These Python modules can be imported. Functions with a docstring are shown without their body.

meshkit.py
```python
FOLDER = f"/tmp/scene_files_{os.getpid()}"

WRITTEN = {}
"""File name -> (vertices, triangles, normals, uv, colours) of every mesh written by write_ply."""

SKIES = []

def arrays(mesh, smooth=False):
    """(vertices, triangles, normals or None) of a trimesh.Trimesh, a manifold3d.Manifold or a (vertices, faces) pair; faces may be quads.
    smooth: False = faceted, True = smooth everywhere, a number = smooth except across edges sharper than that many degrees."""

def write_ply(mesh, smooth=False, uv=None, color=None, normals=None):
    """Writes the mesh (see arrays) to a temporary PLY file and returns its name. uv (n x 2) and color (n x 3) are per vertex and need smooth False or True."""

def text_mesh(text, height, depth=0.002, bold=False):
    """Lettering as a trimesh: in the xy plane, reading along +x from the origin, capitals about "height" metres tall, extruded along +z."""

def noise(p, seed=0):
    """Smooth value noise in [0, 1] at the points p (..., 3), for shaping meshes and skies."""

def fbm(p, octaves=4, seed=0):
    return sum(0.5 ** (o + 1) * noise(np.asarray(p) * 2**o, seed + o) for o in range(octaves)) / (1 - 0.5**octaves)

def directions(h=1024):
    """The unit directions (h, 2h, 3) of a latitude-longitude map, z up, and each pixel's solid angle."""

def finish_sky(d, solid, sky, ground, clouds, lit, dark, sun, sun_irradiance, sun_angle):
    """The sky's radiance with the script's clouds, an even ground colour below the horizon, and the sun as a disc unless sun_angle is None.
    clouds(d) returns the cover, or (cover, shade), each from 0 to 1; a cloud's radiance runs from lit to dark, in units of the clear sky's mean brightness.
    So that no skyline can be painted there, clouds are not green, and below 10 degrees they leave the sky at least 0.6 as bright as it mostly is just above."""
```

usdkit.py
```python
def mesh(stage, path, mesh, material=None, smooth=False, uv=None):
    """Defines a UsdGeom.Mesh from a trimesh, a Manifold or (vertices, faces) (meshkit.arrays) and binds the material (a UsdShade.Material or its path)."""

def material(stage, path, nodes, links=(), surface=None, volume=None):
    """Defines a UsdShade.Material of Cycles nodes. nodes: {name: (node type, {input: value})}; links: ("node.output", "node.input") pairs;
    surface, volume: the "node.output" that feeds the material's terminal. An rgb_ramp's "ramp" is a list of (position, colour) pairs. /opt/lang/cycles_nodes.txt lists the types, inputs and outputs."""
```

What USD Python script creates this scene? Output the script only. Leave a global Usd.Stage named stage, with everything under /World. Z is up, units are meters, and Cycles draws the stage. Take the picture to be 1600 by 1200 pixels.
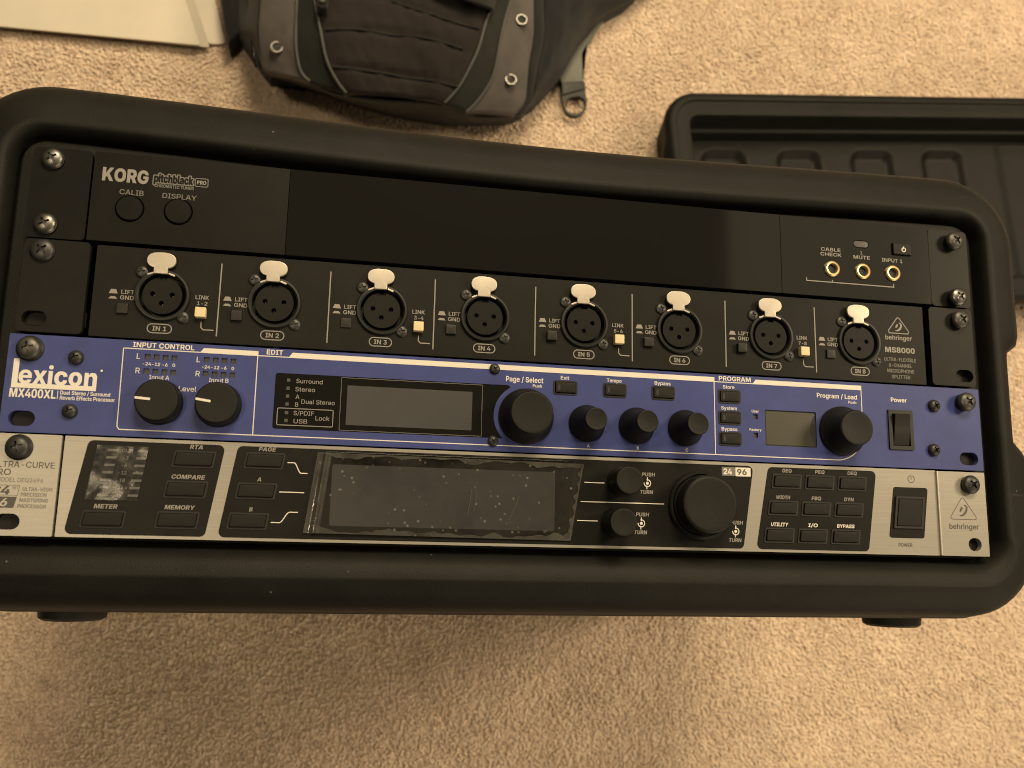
import glob, math
import numpy as np
import trimesh, manifold3d, shapely, usdkit, meshkit
from PIL import Image, ImageDraw, ImageFont
from shapely import affinity
from shapely.geometry import Polygon, Point, LineString, box as sbox
from shapely.ops import unary_union
from pxr import Usd, UsdGeom, UsdLux, UsdShade, Gf, Sdf, Vt

# All shapes are written in millimetres: x right and y up across the rack's front, z out of it; the carpet lies at z = -CARPET.
CARPET = 490.0
rng = np.random.default_rng(7)
stage = Usd.Stage.CreateInMemory()
UsdGeom.SetStageUpAxis(stage, UsdGeom.Tokens.z); UsdGeom.SetStageMetersPerUnit(stage, 1.0)
UsdGeom.Xform.Define(stage, '/World'); UsdGeom.Scope.Define(stage, '/World/Looks')

# ------------------------------------------------------------------ camera
def W(x, y, z): return (x * .001, y * .001, (z + CARPET) * .001)
cam = UsdGeom.Camera.Define(stage, '/World/camera')
R = np.array([[0.98215657, 0.02053388, 0.18694073], [0.05308636, -0.98386807, -0.17083750], [0.18041706, 0.17771317, -0.96740256]])
cp = W(146.9484, -178.6033, 428.9527)
cam.AddTransformOp().Set(Gf.Matrix4d(*R[0], 0, *(-R[1]), 0, *(-R[2]), 0, *cp, 1))
cam.CreateHorizontalApertureAttr(36.0); cam.CreateVerticalApertureAttr(27.0)
cam.CreateFocalLengthAttr(36.0 * 1423.984 / 1600); cam.CreateClippingRangeAttr(Gf.Vec2f(.01, 50))
cam.CreateFStopAttr(12.0); cam.CreateFocusDistanceAttr(.455)
cam.CreateExposureAttr(-0.05)

# ------------------------------------------------------------------ lamps (warm, all out of view, no daylight)
def sphere_lamp(name, p, r, col, power, aim=None, cone=None, soft=.5):
    l = UsdLux.SphereLight.Define(stage, '/World/' + name)
    if aim is None: l.AddTranslateOp().Set(Gf.Vec3d(*p))
    else:                                                        # a shaded lamp: its light leaves in a cone
        z = np.array(p, float) - np.array(aim, float); z /= np.linalg.norm(z); x = np.cross([0, 1., 0], z); x /= np.linalg.norm(x); y = np.cross(z, x)
        l.AddTransformOp().Set(Gf.Matrix4d(*x, 0, *y, 0, *z, 0, *p, 1))
        a = UsdLux.ShapingAPI.Apply(l.GetPrim()); a.CreateShapingConeAngleAttr(cone); a.CreateShapingConeSoftnessAttr(soft)
    l.CreateRadiusAttr(r); l.CreateColorAttr(Gf.Vec3f(*col)); l.CreateNormalizeAttr(True); l.CreateIntensityAttr(power)
def rect_lamp(name, p, rx, ry, w, h, col, power, rz=0):
    l = UsdLux.RectLight.Define(stage, '/World/' + name); l.AddTranslateOp().Set(Gf.Vec3d(*p)); l.AddRotateXYZOp().Set(Gf.Vec3f(rx, ry, rz))
    l.CreateWidthAttr(w); l.CreateHeightAttr(h); l.CreateColorAttr(Gf.Vec3f(*col)); l.CreateNormalizeAttr(True); l.CreateIntensityAttr(power)
WARM = (1.0, .80, .50)
sphere_lamp('ceiling_lamp', (.46, 1.45, 2.25), .46, WARM, 76)  # out of view; placed to light the carpet from beyond the case
sphere_lamp('floor_lamp', (2.15, .62, 2.1), .34, WARM, 50)  # out of view; placed so the case shadow slants across the carpet
sphere_lamp('hall_lamp', (-.52, -.10, 2.4), .13, WARM, 13)  # out of view; placed to brighten the left end of the silver unit
rect_lamp('ceiling_right', (2.3, .4, 2.5), 0, 0, 2.1, 3.0, (1.0, .80, .52), 4.0)  # out of view; bright area mirrored in the right end of the tuner
rect_lamp('hall_opening', (2.1, -2.1, 1.4), 66, 0, 2.0, 1.8, (1.0, .80, .52), 12, 41)  # out of view; softly lights the sides that face the camera
# ------------------------------------------------------------------ materials
def mat(name, base, rough=.5, metal=0, spec=.5, var=0, vscale=40, bump=0, bscale=600, bdist=.0003, rvar=0, **kw):
    n = {'p': ('principled_bsdf', dict(base_color=base, roughness=rough, metallic=metal, specular_ior_level=spec, **kw)), 'g': ('texture_coordinate', {})}
    L = []
    if var:
        n['n'] = ('noise_texture', dict(scale=vscale, detail=4., roughness=.6)); L.append(('g.object', 'n.vector'))
        lo = [c * (1 - var) for c in base]; hi = [min(1, c * (1 + var)) for c in base]
        n['r'] = ('rgb_ramp', dict(ramp=[(.3, lo), (.7, hi)])); L += [('n.fac', 'r.fac'), ('r.color', 'p.base_color')]
    if rvar:
        n['n2'] = ('noise_texture', dict(scale=vscale * .6, detail=3.)); L.append(('g.object', 'n2.vector'))
        n['m'] = ('math', dict(math_type='multiply_add', value2=rvar * 2, value3=rough - rvar)); L += [('n2.fac', 'm.value1'), ('m.value', 'p.roughness')]
    if bump:
        n['bn'] = ('noise_texture', dict(scale=bscale, detail=3., roughness=.6)); L.append(('g.object', 'bn.vector'))
        n['b'] = ('bump', dict(strength=bump, distance=bdist)); L += [('bn.fac', 'b.height'), ('b.normal', 'p.normal')]
    return usdkit.material(stage, '/World/Looks/' + name, n, L, surface='p.BSDF')
M = {}
M['case'] = mat('moulded_plastic', (.0095, .0090, .0078), .55, spec=.19, var=.25, vscale=35, bump=.5, bscale=900, bdist=.0004, rvar=.08)
n = {'g': ('texture_coordinate', {}), 'n': ('noise_texture', dict(scale=30., detail=5., roughness=.65)), 'r': ('rgb_ramp', dict(ramp=[(.3, (.0062, .0059, .0052)), (.7, (.0105, .0100, .0090))])),
     'v': ('voronoi_texture', dict(scale=95., randomness=1.)), 'vr': ('rgb_ramp', dict(ramp=[(.035, (1, 1, 1)), (.06, (0, 0, 0))])), 'k': ('noise_texture', dict(scale=26.)), 'kr': ('rgb_ramp', dict(ramp=[(.58, (0, 0, 0)), (.62, (1, 1, 1))])),
     'mm': ('math', dict(math_type='multiply')), 'sm': ('mapping', dict(scale=(9., 160., 40.))), 's': ('noise_texture', dict(scale=1.6, detail=6., roughness=.75)), 'sr': ('rgb_ramp', dict(ramp=[(.66, (0, 0, 0)), (.80, (.35,) * 3)])), 'mx': ('math', dict(math_type='maximum')),
     'c': ('mix', dict(mix_type='mix', color2=(.11, .10, .09))), 'bn': ('noise_texture', dict(scale=1500., detail=2.)), 'b': ('bump', dict(strength=.55, distance=.0003)), 'p': ('principled_bsdf', dict(roughness=.58, specular_ior_level=.18))}
M['case'] = usdkit.material(stage, '/World/Looks/pebbled_plastic', n, [('g.object', 'n.vector'), ('n.fac', 'r.fac'), ('g.object', 'v.vector'), ('g.object', 'k.vector'), ('v.distance', 'vr.fac'), ('k.fac', 'kr.fac'), ('vr.color', 'mm.value1'), ('kr.color', 'mm.value2'),
    ('g.object', 'sm.vector'), ('sm.vector', 's.vector'), ('s.fac', 'sr.fac'), ('mm.value', 'mx.value1'), ('sr.color', 'mx.value2'), ('mx.value', 'c.fac'), ('r.color', 'c.color1'), ('c.color', 'p.base_color'), ('g.object', 'bn.vector'), ('bn.fac', 'b.height'), ('b.normal', 'p.normal')], surface='p.BSDF')
M['ledge'] = mat('inner_plastic', (.008, .0075, .007), .5, spec=.15, var=.2, bump=.3, bscale=700)
M['rubber'] = mat('black_rubber', (.014, .0135, .013), .6, spec=.3, bump=.3, bscale=500)
M['tuner'] = mat('satin_black_aluminium', (.0065, .006, .0055), .42, spec=.11, var=.15, vscale=60, bump=.25, bscale=1500, bdist=.0001)
M['gloss'] = mat('gloss_black_acrylic', (.010, .0095, .009), .07, spec=.45, rvar=.02, vscale=25)
M['splitter'] = mat('powder_black', (.0085, .008, .0072), .45, spec=.12, var=.15, vscale=80, bump=.4, bscale=1800, bdist=.0001)
M['blue'] = mat('blue_anodised', (.038, .050, .180), .45, spec=.22, var=.1, vscale=70, bump=.25, bscale=1700, bdist=.0001, rvar=.05)
M['white'] = mat('white_print', (.60, .565, .52), .5)
M['grey_print'] = mat('grey_print', (.215, .20, .185), .5)
M['dim_print'] = mat('dim_print', (.125, .118, .11), .5)
M['dark_print'] = mat('dark_print', (.05, .045, .04), .5)
M['knob'] = mat('knob_plastic', (.009, .0085, .008), .5, spec=.18, var=.15, vscale=120, bump=.2, bscale=1500)
M['button'] = mat('button_rubber', (.0095, .009, .0085), .55, spec=.18, bump=.2, bscale=1500)
M['black'] = mat('black_plastic', (.011, .011, .0105), .45, spec=.28)
M['hole'] = mat('dark_recess', (.008, .008, .008), .7)  # near black: dark trim, and shade painted into bores, eyelets and gaps
M['screw'] = mat('blackened_steel', (.075, .072, .068), .42, metal=.6, var=.35, vscale=200)
M['darkscrew'] = mat('black_screw', (.03, .03, .03), .42, metal=.3)
M['steel'] = mat('zinc_steel', (.16, .155, .145), .36, metal=.9, var=.3, vscale=250)
M['nickel'] = mat('satin_nickel', (.44, .40, .35), .40, metal=.42, var=.06, vscale=150)
M['gold'] = mat('polished_brass', (.62, .47, .24), .32, metal=.6)
M['cream'] = mat('cream_plastic', (.60, .50, .31), .4)
M['lcd'] = mat('grey_display', (.038, .038, .041), .35, var=.1, vscale=30)
M['lcd2'] = mat('olive_display', (.036, .034, .025), .35, var=.08, vscale=40)
M['lens'] = mat('led_lens', (.022, .020, .022), .4)
M['grey_lens'] = mat('grey_lens', (.05, .047, .044), .4)
# brushed silver
n = {'g': ('texture_coordinate', {}), 'mp': ('mapping', dict(scale=(6., 900., 6.))), 'n': ('noise_texture', dict(scale=3., detail=5., roughness=.65)),
     'r': ('rgb_ramp', dict(ramp=[(.25, (.245, .230, .208)), (.75, (.335, .318, .29))])), 'b': ('bump', dict(strength=.25, distance=.00008)),
     'p': ('principled_bsdf', dict(metallic=.35, roughness=.42, anisotropic=.5))}
M['silver'] = usdkit.material(stage, '/World/Looks/brushed_aluminium', n, [('g.object', 'mp.vector'), ('mp.vector', 'n.vector'), ('n.fac', 'r.fac'), ('r.color', 'p.base_color'), ('n.fac', 'b.height'), ('b.normal', 'p.normal')], surface='p.BSDF')
# scuffed clear protective film: transparent, glossy, with trapped dust and bubbles
def film(name, haze, lo, hi, vs, sheen, base=0., dust=.5):
    n = {'g': ('texture_coordinate', {}), 'n': ('noise_texture', dict(scale=vs, detail=5., roughness=.65)), 'r': ('rgb_ramp', dict(ramp=[(lo, (base,) * 3), (hi, (haze,) * 3)])),
         'v': ('voronoi_texture', dict(scale=290., randomness=1.)), 'vr': ('rgb_ramp', dict(ramp=[(.12, (.5,) * 3), (.24, (0, 0, 0))])), 'n3': ('noise_texture', dict(scale=70.)),
         'nr': ('rgb_ramp', dict(ramp=[(dust, (0, 0, 0)), (dust + .12, (1, 1, 1))])), 'mm': ('math', dict(math_type='multiply')), 'mx': ('math', dict(math_type='maximum')),
         't': ('transparent_bsdf', {}), 'gl': ('glossy_bsdf', dict(roughness=.1)), 'f': ('fresnel', dict(IOR=1.45)), 'ff': ('math', dict(math_type='multiply', value2=sheen)),
         'd': ('principled_bsdf', dict(base_color=(.20, .19, .175), roughness=.4)), 'm1': ('mix_closure', {}), 'm2': ('mix_closure', {})}
    L = [('g.object', 'n.vector'), ('g.object', 'v.vector'), ('g.object', 'n3.vector'), ('n.fac', 'r.fac'), ('v.distance', 'vr.fac'), ('n3.fac', 'nr.fac'), ('vr.color', 'mm.value1'), ('nr.color', 'mm.value2'),
         ('r.color', 'mx.value1'), ('mm.value', 'mx.value2'), ('f.fac', 'ff.value1'), ('ff.value', 'm1.fac'), ('t.BSDF', 'm1.closure1'), ('gl.BSDF', 'm1.closure2'), ('mx.value', 'm2.fac'), ('m1.closure', 'm2.closure1'), ('d.BSDF', 'm2.closure2')]
    return usdkit.material(stage, '/World/Looks/' + name, n, L, surface='m2.closure')
M['film'] = film('display_film', .075, .36, .50, 17., .8, .012, .42)  # patchy haze paints an uneven reflection; the specks are dust
M['film2'] = film('scratched_film', .15, .46, .72, 200., .15)
M['film3'] = film('curled_film', .20, .15, .60, 90., 1.0)
# fabrics and carpet
def fabric(name, a, b, scale=1400, rough=.85, sheen=.1):
    n = {'g': ('texture_coordinate', {}), 'w1': ('wave_texture', dict(scale=scale / 6., bands_direction='x', distortion=1.)), 'w2': ('wave_texture', dict(scale=scale / 6., bands_direction='y', distortion=1.)),
         'ad': ('math', dict(math_type='add')), 'n': ('noise_texture', dict(scale=22., detail=5., roughness=.65)), 'r': ('rgb_ramp', dict(ramp=[(.3, a), (.7, b)])),
         'b': ('bump', dict(strength=.5, distance=.0004)), 'p': ('principled_bsdf', dict(roughness=rough, specular_ior_level=.25, sheen_weight=sheen))}
    return usdkit.material(stage, '/World/Looks/' + name, n, [('g.object', 'w1.vector'), ('g.object', 'w2.vector'), ('g.object', 'n.vector'), ('w1.fac', 'ad.value1'), ('w2.fac', 'ad.value2'), ('n.fac', 'r.fac'), ('r.color', 'p.base_color'), ('ad.value', 'b.height'), ('b.normal', 'p.normal')], surface='p.BSDF')
M['bag_brown'] = fabric('brown_nylon', (.0125, .0092, .0092), (.0195, .0145, .0145))
M['bag_grey'] = fabric('grey_suede', (.072, .064, .062), (.105, .094, .092), scale=2200)
M['bag_green'] = fabric('dark_green_nylon', (.0105, .011, .0095), (.018, .0185, .016))
M['bag_black'] = fabric('black_nylon', (.008, .008, .0085), (.015, .0145, .0145))
M['bag_navy'] = fabric('navy_nylon', (.0085, .009, .0115), (.015, .0155, .018))
M['piping'] = mat('grey_piping', (.055, .056, .053), .6)
M['strap'] = fabric('grey_webbing', (.15, .155, .14), (.20, .20, .18), scale=2500)
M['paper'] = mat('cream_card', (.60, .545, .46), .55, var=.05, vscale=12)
M['paper2'] = mat('painted_shade_card', (.47, .42, .345), .55, var=.05, vscale=12)  # darker copy of the cream card, painting the shade lower in the pile
n = {'g': ('texture_coordinate', {}), 'o': ('object_info', {}), 'n': ('noise_texture', dict(scale=16., detail=7., roughness=.68)), 'r': ('rgb_ramp', dict(ramp=[(.25, (.62, .49, .385)), (.75, (.79, .65, .525))])),
     'r2': ('rgb_ramp', dict(ramp=[(0., (.87, .86, .85)), (1., (1.05, 1.05, 1.04))])), 'geo': ('geometry', {}), 'm': ('mix', dict(mix_type='multiply', fac=1.)), 'p': ('principled_bsdf', dict(roughness=.9, specular_ior_level=.15, sheen_weight=.15))}
M['carpet'] = usdkit.material(stage, '/World/Looks/carpet_yarn', n, [('geo.position', 'n.vector'), ('n.fac', 'r.fac'), ('o.random', 'r2.fac'), ('r.color', 'm.color1'), ('r2.color', 'm.color2'), ('m.color', 'p.base_color')], surface='p.BSDF')

# ------------------------------------------------------------------ scene helpers
used = {}
def numbered(parent, name):
    k = (parent, name); used[k] = used.get(k, -1) + 1
    return name if used[k] == 0 else '%s_%03d' % (name, used[k])
def setd(prim, **kw):
    for k, v in kw.items():
        if v: prim.SetCustomDataByKey(k, v)
    return prim
ORG = {}
def thing(name, loc, label, category, group=None):
    path = '/World/' + numbered('/World', name)
    x = UsdGeom.Xform.Define(stage, path); x.AddTranslateOp().Set(Gf.Vec3d(*W(*loc))); ORG[path] = np.array(loc, float)
    setd(x.GetPrim(), label=label, category=category, group=group); return path
def part(parent, name, mesh, m, smooth=30, label=None, kind=None):
    """One Mesh prim under parent (a thing or a part); mesh in the rack's millimetres."""
    path = parent + '/' + numbered(parent, name)
    org = ORG['/'.join(parent.split('/')[:3])] if parent != '/World' else np.zeros(3)
    if hasattr(mesh, 'to_mesh'):
        mm = mesh.to_mesh(); v, f = np.asarray(mm.vert_properties)[:, :3], np.asarray(mm.tri_verts)
    elif isinstance(mesh, tuple): v, f = np.asarray(mesh[0], float), np.asarray(mesh[1], int)
    else: v, f = np.asarray(mesh.vertices, float), np.asarray(mesh.faces)
    if parent == '/World': v = v * .001 + [0, 0, CARPET * .001]
    else: v = (v - org) * .001
    p = usdkit.mesh(stage, path, trimesh.Trimesh(v, f, process=True), M[m], smooth=smooth)
    setd(p.GetPrim(), label=label, kind=kind); return path

# ------------------------------------------------------------------ shape helpers
def loft(rings, cap0=True, cap1=True):
    rings = [np.asarray(r, float) for r in rings]; n = len(rings[0]); v = np.vstack(rings); f = []
    i = np.arange(n); j = (i + 1) % n
    for k in range(len(rings) - 1):
        a, b = k * n, (k + 1) * n
        f += [np.c_[a + i, a + j, b + j], np.c_[a + i, b + j, b + i]]
    if cap0: v = np.vstack([v, rings[0].mean(0)]); c = len(v) - 1; f.append(np.c_[np.full(n, c), j, i])
    if cap1:
        v = np.vstack([v, rings[-1].mean(0)]); c = len(v) - 1; o = (len(rings) - 1) * n
        f.append(np.c_[np.full(n, c), o + i, o + j])
    return trimesh.Trimesh(v, np.vstack(f), process=False)
def join(*ms): return trimesh.util.concatenate([m for m in ms if m is not None])
def rr(x0, y0, x1, y1, r=1., seg=6):
    pts = []
    for cx, cy, a in ((x1 - r, y1 - r, 0), (x0 + r, y1 - r, 90), (x0 + r, y0 + r, 180), (x1 - r, y0 + r, 270)):
        for t in np.linspace(a, a + 90, seg): pts.append((cx + r * math.cos(math.radians(t)), cy + r * math.sin(math.radians(t))))
    return np.array(pts)
def quad_round(pts, r, seg=5):
    p = Polygon(pts).buffer(-r, join_style=2).buffer(r, quad_segs=seg)
    return np.array(p.exterior.coords)[:-1] if p.exterior.is_ccw else np.array(p.exterior.coords)[:-1][::-1]
def slab(pts, z0, z1, bev=.3):
    """A plate with the outline pts, its top edge rounded by bev."""
    pts = np.asarray(pts, float); c = pts.mean(0)
    if Polygon(pts).exterior.is_ccw is False: pts = pts[::-1]
    nx = np.roll(pts, -1, 0) - pts; pv = pts - np.roll(pts, 1, 0)
    def nrm(d): l = np.hypot(*d.T)[:, None]; return np.c_[d[:, 1], -d[:, 0]] / np.maximum(l, 1e-9)
    nn = nrm(nx) + nrm(pv); nn /= np.maximum((nn ** 2).sum(1)[:, None] / 2, .3)   # mitred normal
    def ring(d, z): return np.c_[pts - nn * d, np.full(len(pts), z)]
    if bev <= 0: return loft([ring(0, z0), ring(0, z1)])
    return loft([ring(0, z0), ring(0, z1 - bev), ring(bev * .3, z1 - bev * .3), ring(bev, z1)])
def extr(poly, z0, z1):
    gs = [g for g in getattr(poly, 'geoms', [poly]) if isinstance(g, Polygon) and g.area > 1e-4]
    if not gs: return None
    m = join(*[trimesh.creation.extrude_polygon(g, z1 - z0, engine='earcut') for g in gs]); m.apply_translation((0, 0, z0)); return m
def rev(profile, c, seg=40, caps=True):
    a = np.linspace(0, 2 * np.pi, seg, endpoint=False)
    return loft([np.c_[c[0] + r * np.cos(a), c[1] + r * np.sin(a), np.full(seg, z)] for r, z in profile], caps, caps)
def tube(path, r, seg=6, r2=None):
    path = np.asarray(path, float); t = np.gradient(path, axis=0); t /= np.linalg.norm(t, axis=1)[:, None]
    up = np.array([0, 0, 1.]); up = np.where(np.abs(t @ up)[:, None] > .95, [[1., 0, 0]], [up])
    s = np.cross(t, up); s /= np.linalg.norm(s, axis=1)[:, None]; u = np.cross(s, t); a = np.linspace(0, 2 * np.pi, seg, endpoint=False)
    rings = [p + r * (np.cos(a)[:, None] * s[k] + (r2 or r) / r * np.sin(a)[:, None] * u[k]) for k, p in enumerate(path)]
    m = loft(rings); m.fix_normals(); return m
def ring_poly(x0, y0, x1, y1, r, t): return Polygon(rr(x0, y0, x1, y1, r)).difference(Polygon(rr(x0 + t, y0 + t, x1 - t, y1 - t, max(r - t, .05))))
def stroke(pts, t, cap=2): return LineString(pts).buffer(t / 2, cap_style=cap, join_style=1)
FONT = glob.glob('/opt/blender-*/*/datafiles/fonts/Inter.woff2')[0]
fonts, polys = {}, {}
def word(s, wt=500):
    if (s, wt) in polys: return polys[s, wt]
    if wt not in fonts:
        f = ImageFont.truetype(FONT, 110); f.set_variation_by_axes([20, wt]); fonts[wt] = f
    f = fonts[wt]; x0, y0, x1, y1 = f.getbbox(s, anchor='ls'); im = Image.new('L', (x1 - x0 + 8, y1 - y0 + 8))
    ImageDraw.Draw(im).text((4 - x0, 4 - y0), s, 255, f, anchor='ls')
    on = np.pad(np.asarray(im) > 127, ((0, 0), (1, 1))).astype(np.int8); rows, st = np.nonzero(np.diff(on, axis=1) == 1); en = np.nonzero(np.diff(on, axis=1) == -1)[1]
    p = unary_union(shapely.box(st, -rows - 1, en, -rows)).buffer(.6).buffer(-.6).simplify(.8)
    polys[s, wt] = affinity.translate(p, -4, 4 - y0); return polys[s, wt]     # baseline at y = 0
def text_poly(s, x, y, h=None, w=None, wt=500, align='c', slant=0, cap=None):
    """Lettering with its capitals h tall (or the whole word w wide), centred on or starting at x, its capitals centred on y."""
    p = word(s, wt); X0, _, X1, _ = p.bounds; ch = 80.0
    sy = (h / ch) if h else w / (X1 - X0); sx = w / (X1 - X0) if w else sy
    p = affinity.affine_transform(p, [sx, slant * sy, 0, sy, -X0 * sx, -ch / 2 * sy])
    a, _, b, _ = p.bounds
    return affinity.translate(p, x - {'c': (a + b) / 2, 'l': a, 'r': b}[align], y)
def text(parent, s, x, y, h=None, w=None, wt=500, align='c', m='white', z=0., slant=0, name='lettering'):
    return part(parent, name, extr(text_poly(s, x, y, h, w, wt, align, slant), z - .05, z + .08), m, smooth=False)
def printed(parent, poly, m='white', z=0., name='printed_line'):
    return part(parent, name, extr(poly, z - .05, z + .07), m, smooth=False)
def cross_screw(r, h, slot_r=None, ang=20):
    """Domed screw head with a cross recess; its seat at z = 0."""
    sr = slot_r or r * .5
    a = np.linspace(0, np.pi / 2, 7); prof = [(r, 0), (r, h * .25)] + [(r * math.cos(t) * .97 + .0, h * .3 + h * .7 * math.sin(t)) for t in a[:-1]] + [(.05, h)]
    body = manifold3d.Manifold.revolve(manifold3d.CrossSection([[(0, 0)] + prof + [(0, h)]]), 36)
    cut = manifold3d.Manifold.cube((sr * 2, sr * .42, h), True) + manifold3d.Manifold.cube((sr * .42, sr * 2, h), True)
    cone = manifold3d.Manifold.cylinder(h * .8, sr * .35, sr * .55, 20).translate((0, 0, h * .4))
    return body - (cut.rotate((0, 0, ang)).translate((0, 0, h * .95))) - cone
def m2t(m): mm = m.to_mesh(); return trimesh.Trimesh(np.asarray(mm.vert_properties)[:, :3], np.asarray(mm.tri_verts), process=False)
def moved(m, x, y, z): m = m.copy(); m.apply_translation((x, y, z)); return m
def rack_screw(parent, x, y, z, m='screw', ang=20, washer=False, r=5.0, h=3.2):
    up = max(0, h - 3.0)     # some stand proud on a collar
    s = part(parent, 'rack_screw', moved(m2t(cross_screw(r, h - up, ang=ang)), x, y, z + up + (1.2 if washer else .3)), m, smooth=40)
    if up > .5: part(s, 'collar', rev([(r * .93, z - .05), (r * .93, z + up + .25), (r * .5, z + up + .3)], (x, y), 28), 'black')
    if washer: part(s, 'cup_washer', rev([(r * 1.16, z - .05), (r * 1.16, z + .7), (r * .95, z + 1.5), (r * .5, z + 1.45)], (x, y)), 'black')
def plate(poly, z0, z1): return extr(poly, z0, z1)
def slot(x, y, w=10.4, h=6.8): return Polygon(rr(x - w / 2, y - h / 2, x + w / 2, y + h / 2, h / 2 - .01, 8))

# ------------------------------------------------------------------ carpet (sheet, then its pile)
gx, gy = np.meshgrid(np.linspace(-1700, 2300, 60), np.linspace(-1900, 2000, 60), indexing='ij')
idx = np.arange(3600).reshape(60, 60); F = np.vstack([np.c_[idx[:-1, :-1].ravel(), idx[1:, :-1].ravel(), idx[1:, 1:].ravel()], np.c_[idx[:-1, :-1].ravel(), idx[1:, 1:].ravel(), idx[:-1, 1:].ravel()]])
part('/World', 'carpet', (np.c_[gx.ravel(), gy.ravel(), np.full(3600, -CARPET + .7)], F), 'carpet', kind='structure')
setd(stage.GetPrimAtPath('/World/carpet'), label='beige cut-pile carpet covering the floor under everything', category='carpet')

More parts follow.
